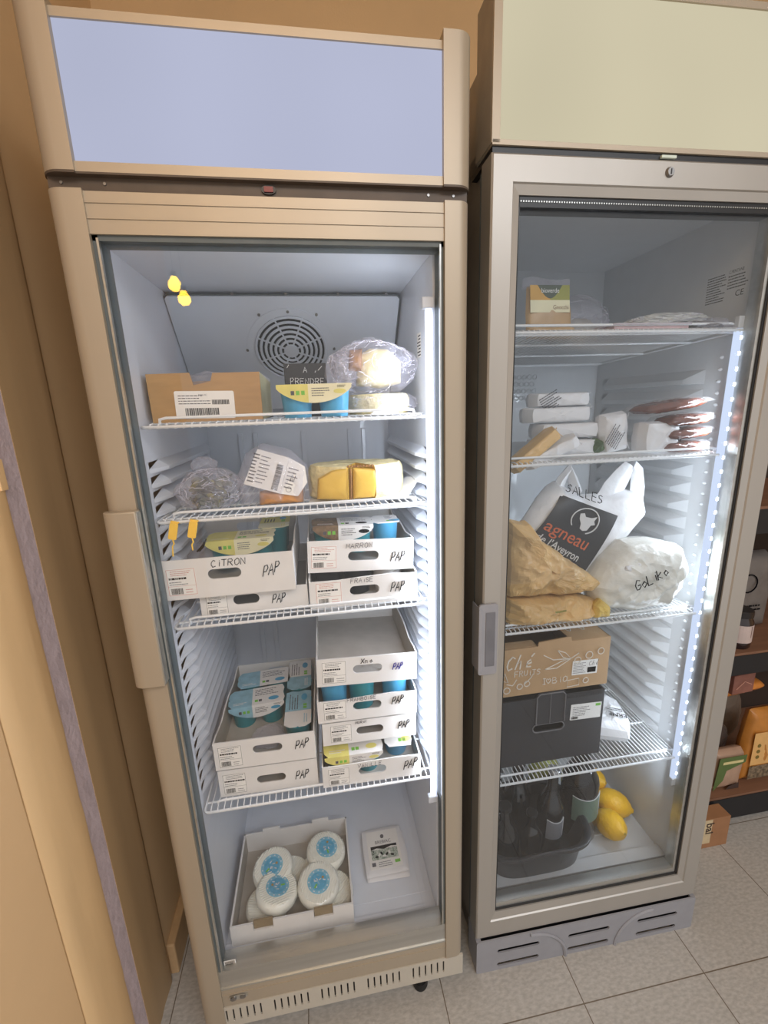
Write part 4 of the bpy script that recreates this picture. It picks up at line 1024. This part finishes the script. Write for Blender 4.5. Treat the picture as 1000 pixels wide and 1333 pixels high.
for i in range(n):
    for a,b in ((i,i+1),(n*(n+1)+i,n*(n+1)+i+1),(i*(n+1),(i+1)*(n+1)),(i*(n+1)+n,(i+1)*(n+1)+n)): fs.append((a,b,b+M_,a+M_))
g.add(vs,fs,mat('black_bag_print',(34,32,34),.4,var=.08)); pp=g.build('printed_panel',t,smooth=True)
org=mat('orange_print',(196,96,50),.5)
# panel-aligned axes: s along the writing, t downwards
WP=lambda s_,t_,h: BT(*bil(s_,t_),h+.0012)
e1=.135; e2=.130
TW=lambda u,v,h: WP(u/e1, 1-v/e2, h)     # u 0..e1 , v 0..e2 upwards
g=G()
arc=[(.068+.030*cos(a),.098+.026*sin(a)) for a in [math.radians(-60+285*i/26) for i in range(27)]]
g.tube([TW(a,b,.0008) for a,b in arc],.0016,chalk,n=4)
sheep=[(.050,.108),(.058,.112),(.064,.106),(.078,.108),(.088,.114),(.086,.104),(.092,.098),(.084,.094),(.082,.082),(.074,.078),(.066,.080),(.062,.090),(.054,.098)]
g.add([TW(a,b,.0006) for a,b in sheep]+[TW(a,b,.0012) for a,b in sheep],[tuple(range(13))[::-1],tuple(range(13,26))],chalk)
printed(g,TW,'agneau',.004,.046,.037,org,bold=.004,lift=.0008,sx=1.0); printed(g,TW,"de l'Aveyron",.004,.020,.023,chalk,bold=.01,lift=.0006,sx=.85)
g.tube([TW(.075+.012*cos(a),.004+.010*sin(a),.0008) for a in [pi*i/10 for i in range(11)]],.0012,chalk,n=4)
g.build('logo',pp)
g=G(); TS=over(TB,-.052,.292,-.36); write(g,lambda u,v,h:(lambda p:BT(p[0],p[1],h+.003))((-.055+u*.93+v*.36,.283-u*.36+v*.93)),'SALLES',.002,.0,.018,ink,w=.0022,slant=.0,aspect=.62)
g.build('handwriting',t)

t=thing('food_bag','rounded white plastic bag with black marker writing, right end of the third shelf','bag',(1.048,.118,zB3+.001))
g=G(); out=[(-.110,.02),(-.02,.003),(.07,.008),(.108,.05),(.118,.110),(.098,.150),(.02,.172),(-.045,.170),(-.090,.130),(-.125,.075)]
pillow(g,out,front(0,0,0),.062,.055,mat('thin_white_bag',(230,229,221),.25,var=.05,bump=.5,bscale=30),12,.008,20,rings=18,seg=96,pw=.45,c=(0,.085)); creases(g,(-.005,0,.085),(.085,.060,.066),46,17,whitebag,.0007,ln=.7)
g.build('bag_body',t,smooth=True,ang=30)
g=G(); blob(g,(-.040,-.040,.118),(.030,.018,.018),whitebag,33,.35,3,4,True); g.build('bag_knot',t,smooth=True,ang=30)
g=G(); write(g,lambda u,v,h:(lambda a,b:(a,-.060-.012*max(0,1-((a)/.1)**2)-h,b))(-.048+u*.90-v*.42,.078+u*.42+v*.90),'GoLiko',-.004,0,.023,ink,sp=.82,w=.0022,slant=.1,aspect=.6,lift=.0045)
g.build('handwriting',t)

for k,(out,lab,z0) in enumerate((([(-.125,.0),(.045,-.006),(.110,.004),(.096,.030),(.030,.052),(-.125,.060)],'lower crumpled gold brown paper bag at the left front of the third shelf',0),
    ([(-.125,.063),(.030,.055),(.078,.058),(.104,.070),(.070,.098),(.010,.138),(-.030,.170),(-.060,.190),(-.080,.225),(-.125,.235)],'upper crumpled gold brown paper bag at the left front of the third shelf',0))):
    t=thing('paper_bag',lab,'bag',(.850,.108,zB3+.008),(0,0,0),'gold brown paper bags on the third shelf')
    g=G(); pillow(g,out,front(0,0,0),  .040,.045,goldpap,k*7+3,.013,15,rings=20,seg=110,pw=.4,minh=-.0065,edge=.5); g.build('paper',t)
    if k==0:
        g=G(); pillow(g,[(.070,.002),(.112,.000),(.108,.026),(.085,.045),(.072,.030)],front(0,-.030,0),.014,.02,mat('yellow_bag_corner',(226,196,106),.45,var=.06),8,.004,40,minh=-.0065); g.build('bag_corner',t)
        g=G(); quad(g,over(front(0,-.047,0),-.03,.030,.05),0,0,.026,.004,olive_leaf,0,.0008); g.build('print',t)

# shelf 4
t=thing('produce_crate','black corrugated carton with an arched hand hole tab on fourth shelf, right fridge','box',(.735,.118,zB4))
g=G(); w,d,h=.263,.27,.185
g.plate([(-.03,0),(w,0),(w,h),(-.03,h)],[rrect(.078,.090,.158,.110,.010)],0,.004,crate_m,front(0,0,0)); g.box(-.03,w,.0,d,0,.004,crate_m); g.box(w-.004,w,0,d,0,h,crate_m); g.box(-.03,-.026,0,d,0,h,crate_m); g.box(-.03,w,d-.004,d,0,h,crate_m); g.box(-.026,w-.004,.05,.054,.004,h-.01,blackpl)
for i in range(26): g.box(.165+i*.0037,.167+i*.0037,-.0048,-.004,h-.012,h-.001,crate_m)
g.build('crate_body',t,bevel=.0008)
g=G(); g.tube([(.084,-.006,.112),(.084,-.006,.188),(.092,-.006,.196),(.150,-.006,.196),(.158,-.006,.188),(.158,-.006,.112)],.0016,mat('grey_cut_edge',(112,110,112),.7),n=5); g.plate(rrect(.084,.112,.158,.200,.008),[],.0042,.006,crate_m,front(0,0,0)); g.tube([(p[0],-.0045,p[1]) for p in rrect(.077,.089,.159,.111,.011)],.0016,MATS['grey_cut_edge'],n=5,closed=True)
g.box(.119,.1205,-.0066,-.006,.112,.196,MATS['grey_cut_edge']); g.build('hand_hole_tab',t)
g=G(); T=over(front(0,-.004,0),.174,.110,-.03); shape(g,T,rrect(0,0,.082,.044,.002),paperw,.0003,.0004); quad(g,T,.066,.034,.079,.041,greenk,.0008,.0002); lines(g,T,.006,.010,.052,.038,6,inkgrey,8,.3,h=.0008); barcode(g,T,.004,.002,.022,.009,ink,3,h=.0008); g.build('label',t)

t=thing('fruit_carton','brown carton with white fruit drawings and I love BIO on the black crate','box',(.735,.118,zB4+.2005))
g=G(); w,d,h=.266,.26,.128
g.plate([(-.03,-.0),(w,0),(w,h),(.165,h),(.163,h+.012),(.082,h+.006),(.080,h-.004),(-.03,h-.004)],[],0,.004,kraft,front(0,.0,0))
g.box(-.03,w,0,d,0,.004,kraft); g.box(w-.004,w,0,d,0,h,kraft); g.box(-.03,-.026,0,d,0,h,kraft); g.box(-.03,w,d-.004,d,0,h,kraft)
g.box(.166,w,.0,d,h-.004,h,kraft); g.box(-.03,.166,.075,d,h-.003,h,kraft); g.box(-.03,.081,.004,.03,h-.008,h-.005,kraft)
cb=g.build('carton_body',t,bevel=.0008)
g=G(); T=front(0,-.004,0); wi=mat('white_print',(226,218,206),.6)
write(g,T,'Ché',.000,.072,.034,wi,w=.004,slant=.25,aspect=.55,jit=.01); write(g,T,'FRUiTS',.024,.052,.014,wi,w=.002,slant=.05,jit=.02,aspect=.66); write(g,T,'I\x03BiO',.094,.022,.015,wi,w=.0022,slant=0,jit=.01,aspect=.8,sp=1.05)
for P in ([(.095,.100),(.12,.085),(.165,.083)],[(.13,.108),(.15,.10),(.165,.083),(.145,.088),(.13,.108)],[(.10,.062),(.13,.062),(.165,.083),(.14,.078),(.10,.062)],[(.165,.083),(.185,.095)],[(.005,.035),(.02,.03),(.03,.045)],[(.05,.03),(.065,.045),(.07,.055)],[(-.005,.045),(.0,.065),(.008,.04),(-.005,.045)]):
    g.tube([T(a,b,.0008) for a,b in P],.0012,wi,n=4)
for (a,b,r_) in ((.183,.076,.008),(.212,.086,.009),(.242,.093,.008),(.038,.025,.007),(.056,.030,.007),(.006,.018,.008),(.208,.018,.007)):
    g.tube([T(a+r_*cos(q*pi/7),b+r_*sin(q*pi/7),.0008) for q in range(14)],.0012,wi,n=4,closed=True)
g.tube([T(*p,.0008) for p in ((.160,.006),(.190,.008),(.190,.026),(.160,.024))],.0009,wi,n=4,closed=True)
T2=top(0,0,h); 
write(g,lambda u,v,q:(u,v,h+.0005+q),'BiO',.02,.10,.02,wi,w=.002,jit=.01)
for i in range(4):
    g.tube([(.185+.018*i+.006*cos(q*pi/6),.05+.012*(i%2)+.012*sin(q*pi/6),h+.001) for q in range(12)],.001,wi,n=4,closed=True)
g.build('white_drawings',t)
g=G(); T=over(front(0,-.004,0),.170,.036,-.02); shape(g,T,rrect(0,0,.066,.038,.001),paperw,.0003,.0004); lines(g,T,.003,.004,.036,.034,7,inkgrey,18,.3,h=.0008); quad(g,T,.040,.004,.062,.018,ink,.0008,.0002); write(g,T,'Ché',.042,.022,.012,ink,w=.0010,slant=.2,aspect=.6,jit=.0); g.build('label',t)

t=thing('paper_wrapped_parcel','white paper wrapped parcel with black capital letters, right of the black crate','parcel',(1.082,.195,zB4+.001),(0,0,-.35))
g=G(); pillow(g,[(-.052,-.075),(.028,-.078),(.044,-.03),(.036,.06),(-.01,.095),(-.050,.06)],top(0,0,.026),.027,.025,whitepap,6,.004,22,pw=.28,minh=0); g.build('paper',t)
g=G(); T=over(top(0,0,.060),.034,-.034,pi*.93); printed(g,T,'ERNE',.002,-.004,.022,ink,bold=.012,lift=0,sx=.85); lines(g,T,.012,-.024,.060,-.010,2,ink,5,.4,h=0); g.build('print',t)

# bottom of B
t=thing('plastic_basin','black plastic basin with a wavy rim full of bottles, floor of right fridge','basin',(.845,.180,zBf))
def bas(a,r):   # rounded rectangle polar radius with wavy rim
    ca,sa=abs(cos(a)),abs(sin(a)); p=4.0
    return r*((ca/.150)**p+(sa/.110)**p)**(-1/p)
g=G(); n=72
def ringp(sc,z,wave=0): return [(bas(2*pi*i/n,sc)*cos(2*pi*i/n),bas(2*pi*i/n,sc)*sin(2*pi*i/n),z+wave*cos(2*pi*i/n*4)) for i in range(n)]
R_=[ringp(.01,0),ringp(.78,0),ringp(.84,.008),ringp(.93,.095,.002),ringp(1.0,.100,.004),ringp(1.03,.098,.004),ringp(1.03,.090,.004),ringp(1.02,.090,.004),ringp(.98,.096,.004),ringp(.915,.090),ringp(.82,.012),ringp(.76,.005),ringp(.01,.005)]
vs=[p for r_ in R_ for p in r_]; fs=[]
for j in range(len(R_)-1):
    for i in range(n): fs.append((j*n+i,j*n+(i+1)%n,(j+1)*n+(i+1)%n,(j+1)*n+i))
g.add(vs,fs,basin_m); g.build('basin_body',t,smooth=True,ang=50)
capm=mat('silver_cap',(170,170,172),.3,.7)
def bottle(lab,loc,rot,R=.034,H=.26,label=None,cap=capm,grp='dark glass bottles at the bottom of right fridge'):
    t=thing('bottle',lab,'bottle',loc,rot,grp)
    g=G(); g.lathe([(0,0),(R*.9,0),(R,.004),(R,H*.52),(R*.94,H*.58),(R*.62,H*.68),(R*.42,H*.76),(R*.38,H*.93),(R*.44,H*.935),(R*.44,H*.965),(R*.38,H*.97),(0,H*.97)],bottlegl,(0,0,0),32); g.build('glass_body',t,smooth=True,ang=60)
    g=G(); g.lathe([(R*.40,H*.95),(R*.50,H*.952),(R*.50,H*.985),(R*.44,H),(0,H)],cap,(0,0,0),24); g.build('cap',t,smooth=True)
    if label:
        g=G(); m,z0,z1,a0,a1=label; k=16; vs=[]
        for rr in (R+.0004,R+.0010):
            for i in range(k+1):
                a=a0+(a1-a0)*i/k; vs+=[(rr*cos(a),rr*sin(a),z0),(rr*cos(a),rr*sin(a),z1-.006*sin(pi*i/k))]
        fs=[];q=2*(k+1)
        for i in range(k): fs+=[(2*i,2*i+2,2*i+3,2*i+1),(q+2*i,q+2*i+2,q+2*i+3,q+2*i+1),(2*i+1,2*i+3,q+2*i+3,q+2*i+1),(2*i,2*i+2,q+2*i+2,q+2*i)]
        g.add(vs,fs,m)
        g.tube([((R+.001)*cos(a0+(a1-a0)*i/k),(R+.001)*sin(a0+(a1-a0)*i/k),z1-.006*sin(pi*i/k)) for i in range(k+1)],.0010,chalk,n=4)
        g.tube([((R+.001)*cos(a1),(R+.001)*sin(a1),z0),((R+.001)*cos(a1),(R+.001)*sin(a1),z1)],.0010,chalk,n=4)
        g.build('label',t)
    return t
zb=zBf+.006
bottle('dark bottle with a silver cap and grey label at the right of the basin',(.898,.160,zb),(-.10,.10,0),.035,.235,(mat('grey_bottle_label',(120,120,124),.5),.05,.105,-2.3,-.7))
bottle('dark capped bottle leaning at the left front of the basin',(.772,.140,zb),(.10,-.10,0),.033,.215,None,blackpl)
bottle('dark bottle standing in the middle back of the basin',(.832,.215,zb),(0,0,0),.036,.245,None,blackpl)
bottle('dark capped bottle at the back left of the basin, with a pale band',(.765,.215,zb),(.05,0,0),.034,.235,(mat('dim_label',(90,88,88),.5),.08,.13,-2.4,-.8),capm)
bottle('dark squat bottle lying low at the front left of the basin',(.838,.140,zb),(0,0,0),.030,.150,None,blackpl)
bottle('large dark bottle with a green label standing outside the basin, near the lemons',(1.012,.196,zBf),(0,0,0),.050,.325,(mat('green_bottle_label',(96,116,102),.5),.075,.155,-2.5,-.65),blackpl)
def lemon(lab,loc,rot):
    t=thing('lemon',lab,'lemon',loc,rot,'lemons on the floor of right fridge'); t.scale=(1.12,1.12,1.12)
    g=G(); g.lathe([(0,-.050),(.005,-.049),(.007,-.045),(.016,-.039),(.026,-.028),(.032,-.012),(.033,.002),(.030,.018),(.022,.032),(.012,.040),(.006,.045),(.004,.048),(0,.0485)],lemon_m,(0,0,0),28); g.build('peel',t,smooth=True,ang=80)
    g=G(); g.lathe([(0,.0495),(.003,.0490),(.0035,.047)],mat('lemon_stem_end',(170,140,40),.7),(0,0,0),8); g.build('stem_end',t)
lemon('lemon nearest the door, standing on end against the large bottle',(1.090,.156,zBf+.041),(1.15,.25,0))
lemon('lemon pointing to the right, behind the nearest lemon',(1.142,.218,zBf+.039),(1.45,0,-2.2))
lemon('lemon at the back, partly hidden behind the large bottle',(1.124,.300,zBf+.048),(1.1,.0,.4))
t=thing('salad_bag','yellow green bag of salad at the back left of the large bottle, right fridge floor','bag',(.985,.345,zBf+.001))
g=G(); blob(g,(0,0,.060),(.050,.035,.062),mat('yellow_green_salad',(176,178,84),.4,var=.25,scale=40),35,.15,2,4,True,zmin=0); g.build('leaves',t,smooth=True)
g=G(); g.tube([(-.045,-.036,.02),(-.048,-.034,.07),(-.04,-.03,.118)],.0022,mat('yellow_seam',(220,216,110),.4)); g.build('seam',t)

# ================================================================== right hand shelving beyond the fridge
wood=mat('brown_shelf_board',(128,92,70),.6,var=.12,scale=12,stretch=(.4,4,4)); darkm=mat('black_steel_beam',(26,27,32),.5)
t=thing('shelving_unit','dark steel shelving unit with brown boards, right of the silver fridge','shelf',(1.50,.25,0))
for (z0,z1) in ((.025,.110),(.575,.640)):
    g=G(); g.box(.004,1.0,0,.012,z0,z1,darkm); g.box(.004,1.0,.34,.352,z0,z1,darkm); g.build('beam',t)
    g=G(); g.box(.004,1.0,.002,.352,z1,z1+.008,wood); g.build('shelf_board',t)
for z0 in (1.02,): 
    g=G(); g.box(.004,1.0,0,.012,z0,z0+.07,darkm); g.box(.004,1.0,.34,.352,z0,z0+.07,darkm); g.build('beam',t)
    g=G(); g.box(.004,1.0,.002,.352,z0+.07,z0+.078,wood); g.build('shelf_board',t)
for (x,y) in ((.0,.0),(.96,.0),(.0,.322),(.96,.322)):
    g=G(); g.box(x-.0,x+.004,y,y+.03,0,1.7,darkm); g.build('post',t)
g=G(); g.box(.0,1.0,.356,.36,.03,1.7,mat('dark_back_sheet',(62,50,44),.7)); g.build('back_sheet',t)
zs1=.648; zs0=.118
t=thing('jar','dark lidded glass jar with a pale label on the upper board at the right edge','jar',(1.575,.300,zs1))
g=G(); g.lathe([(0,0),(.033,0),(.036,.006),(.036,.085),(.030,.098),(.030,.102),(0,.102)],mat('dark_preserve',(40,28,28),.15,coat=.5),(0,0,0),28); g.build('glass_body',t,smooth=True)
g=G(); g.lathe([(0,.120),(.030,.120),(.033,.117),(.033,.100),(.030,.100)],mat('dark_lid',(44,40,40),.35,.3),(0,0,0),28); g.build('lid',t,smooth=True)
g=G(); k=10; vs=[]; 
for rr in (.0365,.0372):
    for i in range(k+1): a=-2.7+2.2*i/k; vs+=[(rr*cos(a),rr*sin(a),.022),(rr*cos(a),rr*sin(a),.078)]
fs=[]; q=2*(k+1)
for i in range(k): fs+=[(q+2*i,q+2*i+2,q+2*i+3,q+2*i+1),(2*i,2*i+2,2*i+3,2*i+1)]
g.add(vs,fs,mat('pale_pink_label',(196,178,172),.5)); 
g.add([(x*1.002,y*1.002,z) for x,y,z in [( .0378*cos(a),.0378*sin(a),z) for a,z in ((-1.4,.04),(-.8,.04),(-.8,.076),(-1.4,.076))]],[(0,1,2,3)],mat('maroon_print',(90,40,44),.5)); g.build('label',t)
t=thing('flour_bag','grey white paper bag standing behind the dark jar on the upper board','bag',(1.650,.40,zs1))
g=G(); pillow(g,[(-.11,0),(.11,0),(.115,.12),(.10,.26),(-.10,.26),(-.115,.12)],front(0,0,0),.045,.04,mat('grey_flour_bag',(112,106,102),.6),4,.004,10,pw=.3,minh=0); g.build('paper',t,smooth=True)
g=G(); T=front(0,-.048,0); g.tube([T(.0+.03*cos(a*pi/8),.17+.03*sin(a*pi/8),.001) for a in range(16)],.002,ink,n=4,closed=True); lines(g,T,-.06,.06,.06,.10,3,ink,4,.4,h=.001); g.build('print',t)
t=thing('food_packet','green and pink printed packet standing at the left of the lower board','packet',(1.600,.300,zs0),(.06,0,0))
g=G(); pillow(g,[(-.055,0),(.062,0),(.064,.09),(.056,.150),(-.05,.150),(-.058,.09)],front(0,0,0),.028,.025,mat('pink_grey_pack',(182,150,128),.4),4,.002,16,pw=.35); g.build('packet_body',t,smooth=True)
g=G(); T=front(0,-.028,0); shape(g,T,[(-.05,.01),(-.02,.05),(-.015,.09),(.05,.115),(.05,.145),(-.05,.145)],mat('green_pack_print',(90,112,60),.4),.001,.0008); quad(g,T,-.035,.118,.040,.128,mat('cream_strip',(220,206,150),.5),.002,.0006); shape(g,T,[(.0,.008),(.05,.006),(.045,.03),(.01,.02)],mat('dark_photo',(70,56,52),.5),.001,.0006); g.build('printed_front',t)
t=thing('film_pouch','crumpled dark clear pouch lying behind and above the green and pink packet','pouch',(1.610,.385,zs0))
g=G(); blob(g,(0,0,.105),(.085,.045,.105),mat('smoky_film',(96,84,78),.2,trans=.25,var=.2,scale=14),41,.22,2.5,4,True,zmin=0); g.build('film',t)
t=thing('cereal_pouch','orange printed pouch standing at the right edge of the picture on the lower board','pouch',(1.735,.312,zs0))
g=G(); pillow(g,[(-.062,0),(.09,0),(.09,.20),(.06,.27),(-.045,.27),(-.058,.15)],front(0,0,0),.030,.03,mat('orange_pouch',(190,126,56),.35,var=.08),5,.003,14,pw=.35); g.build('pouch_body',t,smooth=True)
g=G(); T=front(0,-.031,0); quad(g,T,-.045,.075,.08,.20,mat('pale_orange_panel',(226,178,112),.5),.001,.0006); quad(g,T,-.045,.02,.08,.070,mat('pouch_photo',(120,104,84),.5,var=.6,scale=90),.001,.0006)
for k in range(3): shape(g,T,ell(-.022,.150-.022*k,.007,.007,12),mat('olive_icon',(128,110,50),.5),.002,.0005)
g.build('printed_front',t)
for k,(x,z,m,lab) in enumerate(((1.64,.0,(210,132,60),'flat orange packet on top of the pouches under the upper board'),(1.60,.0,(0,0,0),''))):
    if k: break
    t=thing('flat_packet',lab,'packet',(1.690,.42,zs0+.275),(0,0,.1))
    g=G(); pillow(g,rrect(-.16,-.06,.13,.06,.02,3),top(0,0,.02),.02,.018,mat('orange_packet',m,.4,var=.12,scale=20),9,.004,20,pw=.4); g.build('packet_body',t,smooth=True)
for k,(x,lab) in enumerate(((1.575,'salmon pink carton just under the upper board, the left one'),(1.672,'salmon pink carton just under the upper board, the right one'))):
    t=thing('carton',lab,'box',(x,.35,zs0+.318),(0,0,.05),'pink cartons under the upper board')
    g=G(); g.box(-.042,.042,-.02,.10,0,.07,mat('salmon_carton',(140,92,80),.5,var=.12,scale=30)); g.build('carton_body',t,bevel=.002)
    g=G(); g.tube([(-.03,-.0215,.02),(0,-.0215,.045),(.03,-.0215,.03)],.0012,mat('salmon_line',(214,160,140),.5),n=4); g.build('print',t)
# the packets above need something to stand on
t=thing('film_pouch','grey clear pouch under the flat orange packet, between the other pouches','pouch',(1.690,.46,zs0))
g=G(); blob(g,(0,0,.135),(.14,.05,.14),mat('grey_pouch',(120,108,98),.3,var=.2,scale=14),43,.10,2.5,4,True,zmin=0); g.build('film',t)
t=thing('carton','small brown carton with upright black letters bal, standing on the floor by the shelving','box',(1.430,.195,0),(0,0,0))
g=G(); g.box(0,.115,0,.045,0,.112,mat('plain_brown_carton',(158,114,80),.7,var=.05)); g.build('carton_body',t,bevel=.001)
g=G(); T=front(0,0,0); quad(g,T,.003,.020,.050,.111,mat('cream_wrap',(206,186,150),.6),.0003,.0006); printed(g,over(T,.030,.100,-pi/2),'bal',0,0,.038,mat('dark_letter',(60,44,38),.6),bold=.02,lift=.0012); g.build('wrap_label',t)

# ================================================================== ceiling bulbs seen mirrored in the door
bulb=emis('warm_bulb',(255,190,90),1.0,linear=(30,17,1.4,1))
for (x,y,z,lab) in ((-.345,-1.94,2.075,'warm pear shaped bulb hanging behind the camera, upper one mirrored in the glass'),(-.305,-1.94,2.005,'warm pear shaped bulb hanging behind the camera, lower one mirrored in the glass')):
    t=thing('light_bulb',lab,'light bulb',(x,y,z),(0,0,0),'warm hanging bulbs')
    g=G(); g.lathe([(0,-.040),(.016,-.037),(.030,-.024),(.034,-.008),(.030,.008),(.020,.022),(.016,.034),(.0,.034)],bulb,(0,0,0),24); g.build('bulb_glass',t,smooth=True)
    g=G(); g.lathe([(.0,.060),(.015,.060),(.0165,.035),(0,.035)],blackpl,(0,0,0),16); g.tube([(0,0,.06),(0,0,.5)],.002,blackpl); g.build('socket',t)

# ================================================================== light
w=bpy.data.worlds.new('world'); SC.world=w; w.use_nodes=True
bg=w.node_tree.nodes['Background']; bg.inputs[0].default_value=(.84,.82,.80,1); bg.inputs[1].default_value=.92
def area(name,loc,target,size,power,color,sy=None):
    l=bpy.data.lights.new(name,'AREA'); l.energy=power; l.color=color; l.size=size
    if sy: l.shape='RECTANGLE'; l.size_y=sy
    o=bpy.data.objects.new(name,l); COL.objects.link(o); o.location=loc
    d=Vector(target)-Vector(loc); o.rotation_euler=d.to_track_quat('-Z','Y').to_euler(); return o
area('ceiling_lamp',(.2,-1.2,2.66),(.3,0,1.3),1.1,14,(1,.66,.36))
area('window_daylight',(1.5,-2.5,3.1),(.3,0,.6),2.4,46,(.90,.94,1),.9)
# the light tubes inside the fridges (same place as the strips), thrown into the cabinet
area('fridge_lamp',(.526,.055,1.06),(.20,.32,1.06),.02,2.0,(.78,.87,1),1.0)
area('fridge_lamp',tuple(b2w(.516,.055,.90)),tuple(b2w(.27,.36,.90)),.02,2.3,(.84,.92,1),1.05)

# ================================================================== camera
cam=bpy.data.cameras.new('camera'); co=bpy.data.objects.new('camera',cam); COL.objects.link(co); SC.camera=co
Rm=((0.9867834944090983,0.1456342248626529,0.07105636994963672),(-0.15823644253186012,0.9605148250006503,0.22885038607968328),(-0.034922248161118066,-0.23706949087264056,0.9708648170990397))
c0=[r[0] for r in Rm]; c1=[r[1] for r in Rm]; c2=[r[2] for r in Rm]
M=Matrix(((c0[0],c2[0],-c1[0],.33566),(c0[1],c2[1],-c1[1],-.73400),(c0[2],c2[2],-c1[2],1.40208),(0,0,0,1)))
co.matrix_world=M
cam.sensor_fit='VERTICAL'; cam.sensor_height=24; cam.sensor_width=18; cam.lens=569.378/1333*24; cam.clip_start=.01
vs_=SC.view_settings; vs_.view_transform='Standard'; vs_.look='None'; vs_.exposure=0.0; vs_.gamma=1
try: vs_.use_curve_mapping=False
except Exception: pass
